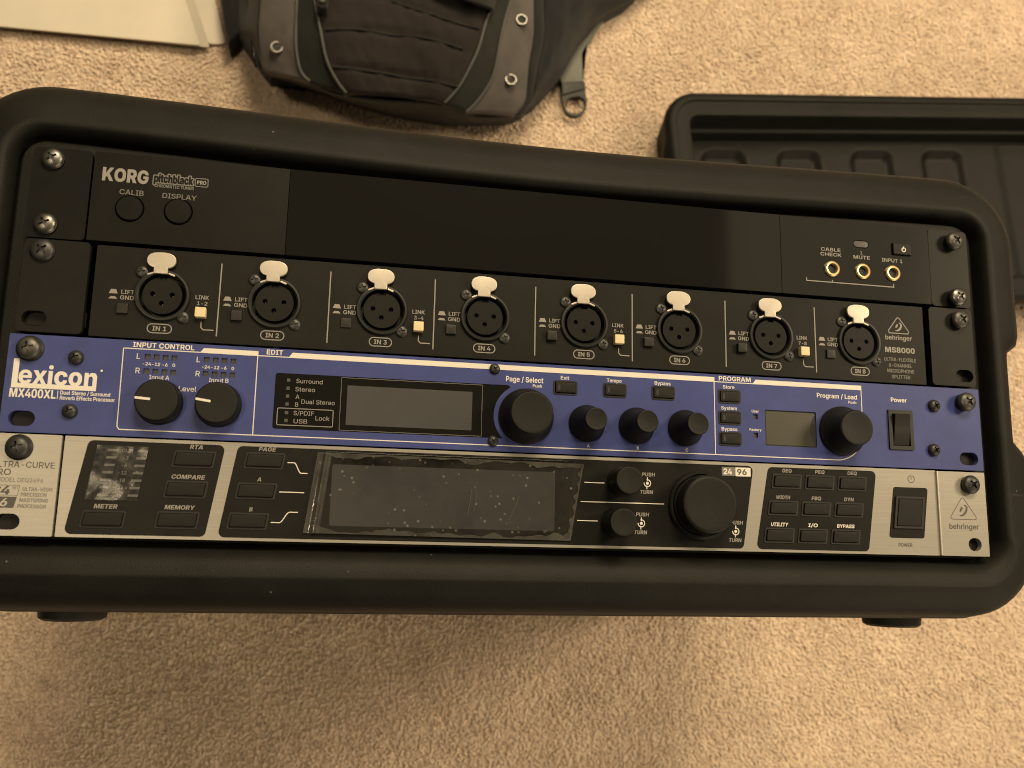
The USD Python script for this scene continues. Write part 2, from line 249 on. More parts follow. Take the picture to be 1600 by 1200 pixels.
def make_pile():
    inst = UsdGeom.PointInstancer.Define(stage, '/World/carpet_pile')
    setd(inst.GetPrim(), label='beige carpet pile of short twisted tufts all over the floor', category='carpet pile', kind='stuff')
    protos = []
    r_ = np.random.default_rng(3)
    for k in range(4):
        rings, a = [], np.linspace(0, 2 * np.pi, 6, endpoint=False)
        bx, by = r_.normal(0, 1.0, 2)
        for t, rad in ((0, 1.1), (.6, 1.55), (.86, 1.55), (.97, 1.15), (1., .45)):
            rings.append(np.c_[bx * t * t * 1.6 + rad * np.cos(a + t * 1.2) * (1 + .25 * np.sin(2 * a + k)), by * t * t * 1.6 + rad * np.sin(a + t * 1.2), np.full(6, t * 9.0)])
        m = loft(rings, cap0=False); P = '/World/carpet_pile/tuft' + ('' if k == 0 else '_%03d' % k)
        usdkit.mesh(stage, P, trimesh.Trimesh(m.vertices * .001, m.faces), M['carpet'], smooth=True); protos.append(P)
    s = 1.95
    X, Y = np.meshgrid(np.arange(-330, 1130, s), np.arange(-530, 680, s), indexing='ij'); X = X.ravel(); Y = Y.ravel()
    X = X + r_.uniform(-.9, .9, len(X)); Y = Y + r_.uniform(-.9, .9, len(Y))
    keep = ~((X > -15) & (X < 498) & (Y > -195) & (Y < 15)); X, Y = X[keep], Y[keep]
    P = np.c_[X, Y, np.zeros(len(X))]
    th = meshkit.fbm(P / 60., 3, 5) * 4 * np.pi + meshkit.noise(P / 9., 9) * 3; tilt = 2 + 20 * meshkit.fbm(P / 16., 3, 11) + 10 * meshkit.noise(P / 70., 17) + r_.normal(0, 6, len(X))
    hgt = .90 + .12 * meshkit.fbm(P / 11., 2, 21) + .10 * meshkit.fbm(P / 60., 2, 31) + r_.normal(0, .04, len(X)); spin = r_.uniform(0, 2 * np.pi, len(X))
    t = np.radians(tilt) / 2; ax, ay = np.cos(th), np.sin(th)
    # quaternion: spin about z, then tilt about (ax, ay, 0)
    cw, sw = np.cos(t), np.sin(t); cz, sz = np.cos(spin / 2), np.sin(spin / 2)
    q = np.c_[cw * cz, sw * (ax * cz + ay * sz), sw * (ay * cz - ax * sz), cw * sz]
    inst.CreatePrototypesRel().SetTargets([Sdf.Path(p) for p in protos])
    inst.CreateProtoIndicesAttr(Vt.IntArray.FromNumpy(r_.integers(0, 4, len(X)).astype(np.int32)))
    inst.CreatePositionsAttr(Vt.Vec3fArray.FromNumpy((np.c_[X, Y, np.full(len(X), -6.)] * .001).astype(np.float32)))
    inst.CreateOrientationsAttr(Vt.QuathArray.FromNumpy(np.c_[q[:, 1:], q[:, :1]].astype(np.float16)))
    inst.CreateScalesAttr(Vt.Vec3fArray.FromNumpy(np.c_[np.ones(len(X)), np.ones(len(X)), hgt].astype(np.float32)))
make_pile()

# ------------------------------------------------------------------ moulded cases
def perimeter(x0, y0, x1, y1, r, step=5.):
    """Stations round a rounded rectangle: (straight-edge point or corner centre, outward normal, straight?)."""
    S = []
    def edge(a, b, n):
        k = max(2, int(math.hypot(b[0] - a[0], b[1] - a[1]) / step))
        for t in np.linspace(0, 1, k, endpoint=False)[1:]: S.append((a[0] + (b[0] - a[0]) * t, a[1] + (b[1] - a[1]) * t, *n))
    def corner(cx, cy, a0):
        for t in np.linspace(a0, a0 + 90, 13): S.append((cx + r * math.cos(math.radians(t)), cy + r * math.sin(math.radians(t)), math.cos(math.radians(t)), math.sin(math.radians(t))))
    corner(x1 - r, y1 - r, 0); edge((x1 - r, y1), (x0 + r, y1), (0, 1)); corner(x0 + r, y1 - r, 90); edge((x0, y1 - r), (x0, y0 + r), (-1, 0))
    corner(x0 + r, y0 + r, 180); edge((x0 + r, y0), (x1 - r, y0), (0, -1)); corner(x1 - r, y0 + r, 270); edge((x1, y0 + r), (x1, y1 - r), (1, 0))
    return np.array(S)
def sm(t): t = np.clip(t, 0, 1); return t * t * (3 - 2 * t)
case = thing('rack_case', (241, -89, -CARPET), 'black moulded plastic rack case lying on its back, open front up, holding four units', 'rack case')
cx0, cy0, cx1, cy1 = -37.5, -209.8, 519.5, 37.0
S = perimeter(cx0, cy0, cx1, cy1, 43)
prof = [(6, -488), (-1, -478), (-1.5, -26), (-1.2, -22), (.2, -19.5), (.6, -15), (2., -9.5), (4.5, -5.5), (8.5, -2.2), (13, -.2), (17, 1.2), (19.5, 2.3), (21.5, 2.6), (23.3, 1.6), (24.6, -1.2), (25.3, -5), (25.7, -9.2), (26.3, -9.8), (27, -8.2), (27.6, -5.6), (28.6, -4.9), (36, -4.9), (37, -6), (37.2, -60)]
rings = []
for d, z in prof:
    mid = (S[:, 1] + 92) ; notch = 9.5 * sm((33 - np.abs(mid)) / 9.) * (np.abs(S[:, 2]) > .98) * max(0, min(1, (16 - d) / 12))
    # the long sides bow in slightly at their middle, as thin moulded plastic does
    bow = 5.5 * np.sin(np.pi * np.clip((S[:, 0] - cx0) / (cx1 - cx0), 0, 1)) ** 2 * (S[:, 3] > .5)
    ft = np.clip(-S[:, 3], 0, 1); kk = 1.19 - .40 * ft      # along the foot side the crest is narrower and falls gently to the panels
    dd = (d * kk if d < 21.6 else 21.5 * kk + min(d - 21.5, 4.2) * (1 + 1.9 * ft) + max(0, d - 25.7)) + notch + bow
    rings.append(np.c_[S[:, :2] - S[:, 2:] * dd[:, None], np.full(len(S), z)])
part(case, 'shell', loft(rings, cap1=True), 'case', smooth=35)
def foot(x, z):
    a = np.linspace(0, 2 * np.pi, 36, endpoint=False)
    m = loft([np.c_[x + r * np.cos(a), np.full(36, y), z + r * np.sin(a)] for r, y in ((16, -208.5), (16.3, -213), (15.8, -217.0), (14, -218.2))]); m.fix_normals()
    part(case, 'rubber_foot', m, 'rubber')
foot(19, -75); foot(466.5, -66)

lid = thing('case_lid', (736, 190, -CARPET), 'black moulded case lid lying open side up on the carpet behind the rack case', 'case lid')
LW, LH, LA = 548., 246., math.radians(5.95); LO = np.array([459.9, 308.6]); LU = np.array([math.cos(LA), math.sin(LA)]); LV = np.array([-math.sin(LA), math.cos(LA)]); LZ = -432.
S = perimeter(5.5, -LH, LW, 0, 38)
lp = [(15, -58), (9, -56), (6, -40), (2.0, -16), (.3, -10), (1, -5.5), (3, -2.2), (6, -.6), (9.6, 0), (11.0, -.5), (11.8, -2.6), (13.4, -3.0), (18, -2.2), (24, -2.0), (27.2, -2.8), (28.6, -5), (31.5, -24), (32.8, -26.6), (36, -27.2), (37, -28.6), (39, -43.5), (42, -46)]
rings = []
for d, z in lp:
    bump = -4. * sm((74 - np.abs(S[:, 1] + 123)) / 22.) * (np.abs(S[:, 2]) > .98) * sm((-z - 6) / 5.) * (d < 12)
    q = S[:, :2] - S[:, 2:] * (d + bump)[:, None]
    rings.append(np.c_[LO + q[:, :1] * LU + q[:, 1:] * LV, np.full(len(S), LZ + z)])
lrim = loft(rings, cap0=True, cap1=False)
part(lid, 'shell', lrim, 'case', smooth=35)
# tray floor with moulded pockets
step = 2.5; nx, ny = int((LW - 60) / step), int((LH - 60) / step)
U, V = np.meshgrid(np.linspace(30, LW - 30, nx), np.linspace(-LH + 30, -30, ny), indexing='ij'); Zf = np.full(U.shape, LZ - 45.6)
for k in range(6):
    u0 = 62 + 93. * k; du = np.abs(U - (u0 + 26)) - 26 + 12; dv = np.abs(V + 123) - 72 + 12
    dist = np.hypot(np.maximum(du, 0), np.maximum(dv, 0)) + np.minimum(np.maximum(du, dv), 0) - 12
    if k > 3: continue
    Zf -= 7.0 * sm((4 - dist) / 11.)
Zf -= 1.3 * sm((U - 436) / 14.) * sm((V + 214) / 8.) * sm((-36 - V) / 8.)
idx = np.arange(nx * ny).reshape(nx, ny); F = np.vstack([np.c_[idx[:-1, :-1].ravel(), idx[1:, :-1].ravel(), idx[1:, 1:].ravel()], np.c_[idx[:-1, :-1].ravel(), idx[1:, 1:].ravel(), idx[:-1, 1:].ravel()]])
P2 = LO + U.ravel()[:, None] * LU + V.ravel()[:, None] * LV
part(lid, 'pocketed_floor', (np.c_[P2, Zf.ravel()], F), 'ledge', smooth=40)

# ------------------------------------------------------------------ unit 1: tuner
tn = thing('rack_tuner', (241, -22, -60), 'black rack tuner with glossy display strip and three gold jacks, topmost unit in the case', 'rack tuner')
ears = [Polygon(rr(.8, -43.9, 26.3, -.4, 2.2)).difference(slot(9.2, -6.4)).difference(slot(9.2, -38.1)), Polygon(rr(458.2, -43.9, 481.8, -.4, 2.2)).difference(slot(473.5, -6.4)).difference(slot(473.5, -38.1))]
for e in ears: part(tn, 'rack_ear', plate(e, -3, 0), 'tuner', smooth=False)
front = Polygon(rr(27.4, -43.6, 457.4, -.5, .5)); hb = [Point(44.7, -27.1).buffer(6.5, 24), Point(66.2, -26.7).buffer(6.5, 24)]
jk = [(399.0, -28.3), (416.9, -28.3), (434.7, -28.0)]
part(tn, 'front_panel', plate(front.intersection(sbox(0, -60, 115.7, 10)).difference(unary_union(hb)), -20, .8), 'tuner', smooth=False)
part(tn, 'display_window', plate(Polygon(rr(116.0, -43.6, 369.9, -.5, .3)), -20, .8), 'gloss', smooth=False)
hs = [Point(j).buffer(3.2, 16) for j in jk] + [Polygon(rr(412.2, -15.1, 421.4, -10.8, 2.1)), Polygon(rr(435.0, -17.6, 446.4, -10.7, .6))]
part(tn, 'jack_panel', plate(Polygon(rr(370.2, -43.6, 457.4, -.5, .3)).difference(unary_union(hs)), -20, .8), 'gloss', smooth=False)
part(tn, 'chassis', slab(rr(20, -42.5, 460, -1.5, 1), -60, -16, 0), 'hole')
for c in ((44.7, -27.1), (66.2, -26.7)): part(tn, 'push_button', rev([(5.95, -6), (5.95, 1.5), (5.6, 1.9), (.5, 2.0)], c, 40), 'tuner', smooth=35)
for j in jk: part(tn, 'jack_socket', rev([(4.25, .6), (4.25, 1.7), (3.7, 2.2), (2.9, 2.1), (2.75, 1.5), (2.7, .2), (4.25, .2), (4.25, .6)], j, 36, False), 'gold', smooth=35)
for j in jk: part(tn, 'jack_bore', rev([(3.1, .25), (2.72, .6), (2.6, -7), (.2, -7.2)], j, 30), 'hole', smooth=35)
for j in jk: part(tn, 'jack_contact', slab(rr(j[0] - .1, j[1] - 1.5, j[0] + 1.2, j[1] + 1.6, .4), -6.9, -5, .2), 'steel')
part(tn, 'indicator_window', slab(rr(412.5, -14.8, 421.1, -11.1, 1.8), -3, .9, .3), 'lens')
pw = part(tn, 'power_button', slab(rr(435.4, -17.2, 446.0, -11.1, .5), -3, 2.2, .3), 'button')
part(pw, 'power_symbol', extr(unary_union([Point(441.4, -14.5).buffer(1.35).difference(Point(441.4, -14.5).buffer(.85)).difference(sbox(440.9, -14.3, 441.9, -12)), sbox(441.15, -14.2, 441.65, -12.7)]), 2.15, 2.3), 'white', smooth=False)
text(tn, 'KORG', 31.4, -11.2, h=6.6, w=20.3, wt=900, align='l', z=.8, m='grey_print')
pb = text_poly('pitchblack', 54.2, -11.0, h=4.0, w=17.4, wt=800, align='l')
printed(tn, pb.buffer(.62).difference(pb.buffer(.12)), 'dim_print', .8, 'lettering')
text(tn, 'CHROMATIC TUNER', 54.6, -14.7, h=1.5, w=17.6, wt=700, align='l', z=.8, m='dim_print')
printed(tn, ring_poly(72.4, -13.6, 78.6, -9.2, .9, .4), 'dim_print', .8, 'printed_frame'); text(tn, 'PRO', 75.5, -11.4, h=1.9, w=4.2, wt=800, z=.8, m='grey_print')
text(tn, 'CALIB', 44.9, -19.2, h=2.5, w=10.6, z=.8, m='dim_print'); text(tn, 'DISPLAY', 66.2, -19.3, h=2.4, w=15.2, z=.8, m='dim_print')
text(tn, 'CABLE', 398.9, -17.5, h=1.9, w=11.3, wt=600, z=.8, m='grey_print'); text(tn, 'CHECK', 398.9, -20.2, h=1.9, w=12.2, wt=600, z=.8, m='grey_print')
text(tn, '1', 416.8, -17.8, h=1.7, z=.8, m='grey_print'); text(tn, 'MUTE', 416.9, -20.4, h=2.0, w=9.6, wt=600, z=.8, m='grey_print'); text(tn, 'INPUT 1', 435.0, -20.7, h=2.0, w=12.2, wt=600, z=.8, m='grey_print')
printed(tn, unary_union([sbox(384, -35.9, 435.3, -35.4), sbox(384, -35.9, 384.5, -33.9), sbox(398.8, -35.9, 399.3, -34.3), sbox(434.8, -35.9, 435.3, -33.8)]), 'grey_print', .8)
rack_screw(tn, 9.4, -6.2, 0, 'steel', 35); rack_screw(tn, 9.4, -37.6, 0, 'steel', 30); rack_screw(tn, 472.0, -7.2, 0, 'screw', 40, h=5.5); rack_screw(tn, 472.0, -39.0, 0, 'steel', 42, h=5.5)

# ------------------------------------------------------------------ unit 2: microphone splitter
ms = thing('microphone_splitter', (241, -67, -60), 'black microphone splitter with eight round sockets under cream metal tabs, second unit down', 'splitter')
ears = [Polygon(rr(1.7, -87.9, 29.6, -44.8, 2.2)).difference(slot(9.2, -50.9)).difference(slot(9.2, -81.7)), Polygon(rr(455.3, -87.9, 481.2, -45.0, 2.2)).difference(slot(474.6, -50.9)).difference(slot(474.6, -82.2))]
for k, e in enumerate(ears):
    s = -3 if k == 0 else -3
    part(ms, 'rack_ear', plate(e, s, .6), 'splitter', smooth=False)
part(ms, 'ear_backing', slab(rr(4, -84, 30, -77, .5), -12, -3.4, 0), 'ledge'); part(ms, 'ear_backing', slab(rr(466, -86, 481, -77, .5), -12, -3.4, 0), 'ledge')
XL = [62.3 + 50.2 * k for k in range(8)]
fp = Polygon(rr(32.2, -88.0, 452.3, -45.2, .4))
cut = [Point(x, -67.2).buffer(11.4, 32) for x in XL]
part(ms, 'front_panel', plate(fp.difference(unary_union(cut)), -20, -.6), 'splitter', smooth=False)
part(ms, 'chassis', slab(rr(33, -87, 452, -46, 1), -60, -19, 0), 'hole')
sscrew = m2t(cross_screw(2.9, 1.3, 1.6, 15)); zs = -.6
for k, x in enumerate(XL):
    y = -67.2
    s = part(ms, 'microphone_socket', rev([(11.2, -6), (12.35, zs - .1), (12.35, zs + .9), (11.9, zs + 1.5), (11.0, zs + 1.6), (10.3, zs + 1.0), (10.1, zs - 9), (.2, zs - 9.1)], (x, y), 48), 'black', smooth=35)
    pins = [Point(x - 4.3, y + .6), Point(x + 4.3, y + .6), Point(x - .1, y - 3.6)]
    ins = Point(x, y).buffer(8.75, 24).difference(unary_union([p.buffer(1.15, 8) for p in pins] + [sbox(x - 1.6, y + 7.6, x + 1.6, y + 10)]))
    part(s, 'insert', extr(ins, zs - 8.9, zs + .2), 'splitter', smooth=35)
    for p in pins: part(s, 'contact', rev([(.75, zs - 8.9), (.75, zs - 3), (.3, zs - 2.7)], (p.x, p.y), 10), 'steel')
    hd = Polygon(np.c_[x - 1.2 + 6.1 * np.sign(np.cos(a_ := np.linspace(0, 2 * np.pi, 40, endpoint=False))) * np.abs(np.cos(a_)) ** .75, -51.2 + 3.55 * np.sign(np.sin(a_)) * np.abs(np.sin(a_)) ** .85])
    tb = hd.union(sbox(x - 4.0, -57.2, x + 1.6, -52.5)).buffer(.3)
    part(s, 'release_tab', slab(np.array(tb.exterior.coords)[:-1], zs + 1.9, zs + 3.0, .35), 'nickel', smooth=35)
    for sg in (-1, 1): part(s, 'tab_wing', slab(np.array(stroke([(x - 1 + sg * 3.2, -56.9), (x - 1 + sg * 6., -58.0)], .8).exterior.coords)[:-1], zs + 1.2, zs + 2.0, .15), 'nickel')
    for dx, dy in ((-9.7, 10.6), (9.8, -9.8)): part(s, 'socket_screw', moved(sscrew, x + dx, y + dy, zs + .02), 'darkscrew', smooth=40)
    part(ms, 'ground_switch', slab(rr(x - 19.2, -77.0, x - 14.2, -72.2, .5), zs - 1, zs + (1.2, 1.6, .6, 1.3, 2.2, 1.8, 2.4, 1.0)[k], .4), 'black')
    text(ms, 'LIFT', x - 17.9, -66.6, h=1.9, w=5.6, wt=600, align='l', z=zs, m='grey_print'); text(ms, 'GND', x - 18.2, -69.3, h=1.9, w=6.0, wt=600, align='l', z=zs, m='grey_print')
    printed(ms, Polygon([(x - 23.2, -67.6), (x - 22.4, -65.6), (x - 20.2, -65.6), (x - 19.4, -67.6)]), 'grey_print', zs, 'printed_symbol')
    printed(ms, Polygon([(x - 23.2, -70.1), (x - 22.3, -69.0), (x - 20.3, -69.0), (x - 19.4, -70.1)]), 'grey_print', zs, 'printed_symbol')
    printed(ms, ring_poly(x - 5.5, -85.1, x + 5.5, -80.5, 2.25, .45), 'grey_print', zs, 'printed_frame'); text(ms, 'IN %d' % (k + 1), x, -82.8, h=2.2, wt=700, z=zs, m='grey_print')
    if k < 7: printed(ms, sbox(87.2 + 50.2 * k, -84.8, 87.75 + 50.2 * k, -49.8), 'grey_print', zs)
    if k % 2 == 0:
        part(ms, 'link_switch', slab(rr(x + 15.2, -76.8, x + 20.1, -72.1, .4), zs - 1, zs + 3.2, .4), 'cream')
        text(ms, 'LINK', x + 17.6, -66.8, h=1.9, w=6.0, wt=600, z=zs, m='grey_print'); text(ms, '%d-%d' % (k + 1, k + 2), x + 17.8, -69.7, h=1.8, w=4.6, wt=600, z=zs, m='grey_print')
        printed(ms, stroke([(x + 18.0, -78.4), (x + 18.0, -81.0), (x + 19.0, -82.1), (x + 23.7, -82.1)], .5), 'grey_print', zs)
def emblem(parent, cx, top, w, h, t, m, z, ear=True):
    """Triangle with an ear-like swirl in it, as printed on both units."""
    tri = Polygon([(cx, top + t), (cx - w / 2, top - h), (cx + w / 2, top - h)]); tri = tri.buffer(-1.2).buffer(1.2)
    printed(parent, tri.difference(tri.buffer(-t)), m, z, 'printed_emblem')
    c = (cx - .2, top - h * .60); a = np.radians(np.linspace(-120, 95, 30)); rx, ry = w * .15, h * .24
    arc = np.c_[c[0] + .9 * rx * np.cos(a) + .35 * ry * np.sin(a), c[1] + ry * np.sin(a)]; wd = np.sin(np.linspace(.15, np.pi - .3, 30)) * w * .05 + .12
    nrm = np.c_[np.cos(a), np.sin(a)]; printed(parent, Polygon(np.vstack([arc + nrm * wd[:, None] * .3, (arc - nrm * wd[:, None])[::-1]])).buffer(0), m, z, 'printed_emblem')
    printed(parent, affinity.rotate(affinity.scale(Point(c[0] - w * .055, c[1] + h * .05).buffer(1), w * .035, h * .13), -28), m, z, 'printed_emblem')
def round_text(parent, s, cx, y, w, h, m, z): text(parent, s, cx, y, h=h, w=w, wt=620, m=m, z=z)
emblem(ms, 437.4, -51.6, 14.8, 9.4, .45, 'grey_print', zs); round_text(ms, 'behringer', 437.2, -63.2, 15.6, 2.5, 'grey_print', zs)
text(ms, 'MS8000', 437.6, -70.0, h=2.9, w=17.6, wt=800, m='grey_print', z=zs)
for s, y, w in (('ULTRA-FLEXIBLE', -75.2, 18.8), ('8-CHANNEL', -78.4, 13.6), ('MICROPHONE', -81.4, 15.8), ('SPLITTER', -84.6, 10.8)): text(ms, s, 437.4, y, h=1.9, w=w, wt=600, m='dim_print', z=zs)
rack_screw(ms, 9.7, -50.3, .6, 'darkscrew', 45, r=5.2, h=2.6); rack_screw(ms, 472.6, -51.6, .6, 'screw', 35, h=4.6)

# ------------------------------------------------------------------ unit 3: blue effects processor
fx = thing('effects_processor', (241, -111, -60), 'blue effects processor with black knobs, grey display and white lettering, third unit down', 'effects processor')
pl = Polygon(rr(0, -132.9, 482.6, -89.1, .5))
ovs = [slot(8.7, -95.3, 9), slot(8.7, -126.8, 11), slot(473.9, -95.3, 9), slot(474.2, -126.8, 11)]
# display bezel ends in a concave arc round the page knob
PK = (234.2, -115.4); bez = Polygon(rr(115.3, -126.6, 226, -100.5, 1.2)).difference(Point(*PK).buffer(15.9, 48))
PR = (401.3, -115.2); lcdw = Polygon(rr(358.6, -124.5, 387.0, -106.0, .8))
btn = [(253.7, -100.3), (278.9, -100.3), (304.2, -100.3), (339.5, -100.3), (339.5, -111.2), (339.5, -121.9)]
bh = [Polygon(rr(x - 6.1, y - 3.6, x + 6.1, y + 3.6, 1.3)) for x, y in btn]
swh = Polygon(rr(427.8, -123.7, 442.1, -102.6, .6))
leds = [(x, y) for x in (58.5, 62.4, 66.3, 70.1) for y in (-96.3, -103.0)] + [(x, y) for x in (84.2, 88.2, 92.1, 96.0) for y in (-96.2, -102.7)] + [(353.5, -109.9), (353.4, -119.4)]
lh = [sbox(x - 1.25, y - 1.25, x + 1.25, y + 1.25) for x, y in leds]
part(fx, 'front_panel', plate(pl.difference(unary_union(ovs + bh + lh + [bez, lcdw, swh])), -3, 0), 'blue', smooth=False)
part(fx, 'chassis', slab(rr(6, -131.5, 476.6, -90.5, 1), -60, -6.5, 0), 'hole')
for x in (8.7, 474.0): part(fx, 'slot_backing', slab(rr(x - 7, -131, x + 7, -122, .5), -5.5, -3.3, 0), 'ledge')
dw = part(fx, 'display_bezel', plate(bez, -4, -.15), 'gloss', smooth=False)
part(dw, 'display', slab(rr(148.4, -123.4, 207.7, -104.7, .3), -1, -.08, 0), 'lcd')
printed(dw, ring_poly(145.4, -126.1, 212.6, -101.0, .4, .22), 'dim_print', -.12, 'printed_frame')
ld = [(121.3, -103.7), (121.3, -107.5), (121.3, -111.2), (121.3, -114.9), (121.3, -118.9), (121.3, -122.6)]
for x, y in ld: part(dw, 'indicator_lamp', slab(rr(x - .75, y - .75, x + .75, y + .75, .2), -.6, .05, 0), 'grey_lens')
for s, x, y, w in (('Surround', 124.8, -103.8, 12), ('Stereo', 124.6, -107.7, 9), ('A', 124.9, -111.3, None), ('B', 124.9, -114.9, None), ('Dual Stereo', 127.7, -113.4, 15.2), ('S/PDIF', 124.5, -118.9, 9.2), ('USB', 124.7, -122.7, 6.2), ('Lock', 134.5, -120.9, 6.4)):
    part(dw, 'lettering', extr(text_poly(s, x, y, 2.0, w, 450, 'l'), -.2, -.05), 'grey_print', smooth=False)
part(dw, 'printed_frame', extr(ring_poly(117.0, -124.9, 142.6, -116.7, .8, .35), -.2, -.05), 'grey_print', smooth=False)
w2 = part(fx, 'program_display_bezel', plate(lcdw, -4, -.6), 'hole', smooth=False)
part(w2, 'display', plate(Polygon(rr(359.3, -123.8, 386.4, -106.7, .3)).difference(Point(395.4, -115.6).buffer(11.9, 48)), -.9, -.45), 'lcd2', smooth=False)
for x, y in leds: part(fx, 'indicator_lamp', slab(rr(x - 1.2, y - 1.2, x + 1.2, y + 1.2, .15), -3, -.9, 0), 'lens')
for x, y in btn:
    part(fx, 'button_frame', extr(ring_poly(x - 6.05, y - 3.55, x + 6.05, y + 3.55, 1.3, .75), -4, .35), 'black', smooth=False)
    b = part(fx, 'push_button', slab(rr(x - 5.1, y - 2.6, x + 5.1, y + 2.6, .5), -4, 1.1, .5), 'button')
    part(b, 'lens', slab(rr(x - 3.9, y - 1.3, x - 2.9, y + 1.3, .3), 1., 1.15, 0), 'lens')
def knob(parent, c, r0, r1, h, z=0., flutes=0, dish=.35, m='knob', ptr=None):
    k = part(parent, 'knob', rev([(r0, z - 2), (r0, z + .5), (r0 * .985, z + 1.6), (r0 * .93, z + 2.3), (r1 * 1.07, z + h * .45), (r1 * 1.02, z + h - .8), (r1 * .965, z + h - .15), (r1 * .9, z + h), (r1 * .75, z + h - dish * .6), (.3, z + h - dish)], c, 56), m, smooth=32)
    if ptr is not None:
        a = math.radians(ptr); d = np.array([math.cos(a), math.sin(a)]); s = np.array([-d[1], d[0]]) * .55
        q = [np.array(c) + d * r1 * .28 - s, np.array(c) + d * r1 * .98 - s, np.array(c) + d * r1 * .98 + s, np.array(c) + d * r1 * .28 + s]
        part(k, 'pointer', slab(quad_round(q, .1), z + h - 1, z + h + .12, .05), 'white')
        part(k, 'pointer_tip', slab(quad_round([np.array(c) + d * r0 * .93 - s, np.array(c) + d * r0 * .995 - s, np.array(c) + d * r0 * .995 + s, np.array(c) + d * r0 * .93 + s], .1), z + .5, z + 2.45, .1), 'white')
    return k
knob(fx, (65.4, -117.0), 10.3, 9.3, 8.2, ptr=176); knob(fx, (91.0, -116.9), 10.3, 9.3, 8.2, ptr=172)
knob(fx, PK, 13.7, 10.2, 14.5)
for x in (264.6, 290.0, 315.5): knob(fx, (x, -117.5), 9.15, 5.45, 17.5)
knob(fx, PR, 12.9, 8.9, 14.5)
sw = part(fx, 'switch_frame', extr(ring_poly(427.9, -123.6, 442.0, -102.7, .6, 2.0), -8, .9), 'black', smooth=False)
a = np.linspace(-1, 1, 12); ys = -113.2 + a * 8.0; zz = 2.2 + 1.4 * np.abs(a) ** 1.3 * np.sign(a) - .6
rk = [np.c_[np.full(12, x), ys, zz] for x in (430.6, 439.3)]; bt = [np.c_[np.full(12, x), ys, np.full(12, -8.)] for x in (430.6, 439.3)]
v = np.vstack(rk + bt); f = []
for i in range(11): f += [(i, 12 + i, 13 + i), (i, 13 + i, i + 1), (i, i + 1, 25 + i), (i, 25 + i, 24 + i), (12 + i, 36 + i, 37 + i), (12 + i, 37 + i, 13 + i)]
f += [(0, 24, 36), (0, 36, 12), (11, 23, 47), (11, 47, 35)]
m = trimesh.Trimesh(v, f, process=False); m.fix_normals(); part(sw, 'rocker', m, 'black', smooth=40)
def flatscrew(parent, x, y, r=3.4, h=2.2, ang=30):
    part(parent, 'panel_screw', moved(m2t(cross_screw(r, h, r * .5, ang)), x, y, 0.02), 'darkscrew', smooth=40)
for x, y in ((28.4, -98.6), (28.2, -122.8), (455.0, -99.4), (453.4, -123.0)): flatscrew(fx, x, y, 3.3, 3.0)
for x, y in ((218.2, -92.9), (218.2, -128.1)): flatscrew(fx, x, y, 2.6, 1.8)
rack_screw(fx, 9.0, -95.6, 0, 'screw', 15, washer=True, h=3.4); rack_screw(fx, 472.4, -96.8, 0, 'screw', 40, h=6.0)
# white print
lx = unary_union([Polygon([(2.9, -100.3), (5.3, -100.3), (5.3, -111.2), (38.0, -111.2), (38.0, -113.3), (2.9, -113.3)]), text_poly('exicon', 5.6, -107.2, h=8.4, w=32.4, wt=800, align='l')])
printed(fx, lx, 'white', 0, 'lettering'); printed(fx, Point(39.6, -103.9).buffer(.5), 'white', 0, 'printed_symbol')
text(fx, 'MX400XL', 2.6, -115.6, h=3.9, w=19.0, wt=750, align='l'); printed(fx, sbox(22.2, -117.6, 22.5, -113.9))
text(fx, 'Dual Stereo / Surround', 23.4, -114.6, h=1.75, w=20.8, wt=650, align='l'); text(fx, 'Reverb Effects Processor', 23.4, -116.9, h=1.75, w=23, wt=650, align='l')
text(fx, 'INPUT CONTROL', 51.8, -91.0, h=2.3, w=26.6, wt=700, align='l'); text(fx, 'EDIT', 110.6, -90.9, h=2.3, w=7.4, wt=700, align='l'); text(fx, 'PROGRAM', 334.0, -91.0, h=2.3, w=17.4, wt=700, align='l')
L = .42
printed(fx, unary_union([stroke([(47.9, -92.9), (48.3, -128.6), (49.3, -129.9), (106.8, -130.0), (331.5, -130.1), (398.0, -130.3)], L), stroke([(47.9, -92.9), (82, -92.9)], L), stroke([(106.7, -92.9), (106.9, -130.0)], L), stroke([(106.7, -92.9), (123, -92.9)], L),
    stroke([(331.4, -92.9), (331.5, -130.1)], L), stroke([(331.4, -92.9), (354, -92.9)], L), stroke([(413.2, -92.9), (413.2, -116)] + [(398 + 15.2 * math.cos(t), -115.1 + 15.2 * -math.sin(t)) for t in np.linspace(0, math.pi / 2, 14)], L),
    Polygon([(81.0, -93.1), (82.6, -90.8), (106.9, -90.8), (106.9, -93.1)]), Polygon([(120.6, -93.1), (122.3, -90.6), (331.6, -90.6), (331.6, -93.1)]), Polygon([(352.3, -93.1), (354.0, -90.7), (413.4, -90.7), (413.4, -93.1)])]))
for x in (54.6, 80.6):
    text(fx, 'L', x, -96.3, h=2.5, wt=450); text(fx, 'R', x + .2, -102.9, h=2.5, wt=450)
for g in ((58.5, 62.4, 66.3, 70.1), (84.2, 88.2, 92.1, 96.0)):
    for x, s in zip(g, ('-24', '-12', '-6', '0')): text(fx, s, x, -99.6, h=1.5, wt=600)
text(fx, 'Input A', 64.3, -105.6, h=1.9, w=8.6, wt=450); text(fx, 'Input B', 90.2, -105.5, h=1.9, w=8.6, wt=450); text(fx, 'Level', 76.9, -110.2, h=2.3, w=7.6, wt=450)
text(fx, 'Page / Select', 233.2, -97.3, h=2.6, w=18.6, wt=700); text(fx, 'Push', 239.6, -100.1, h=1.5, w=4.6, wt=600)
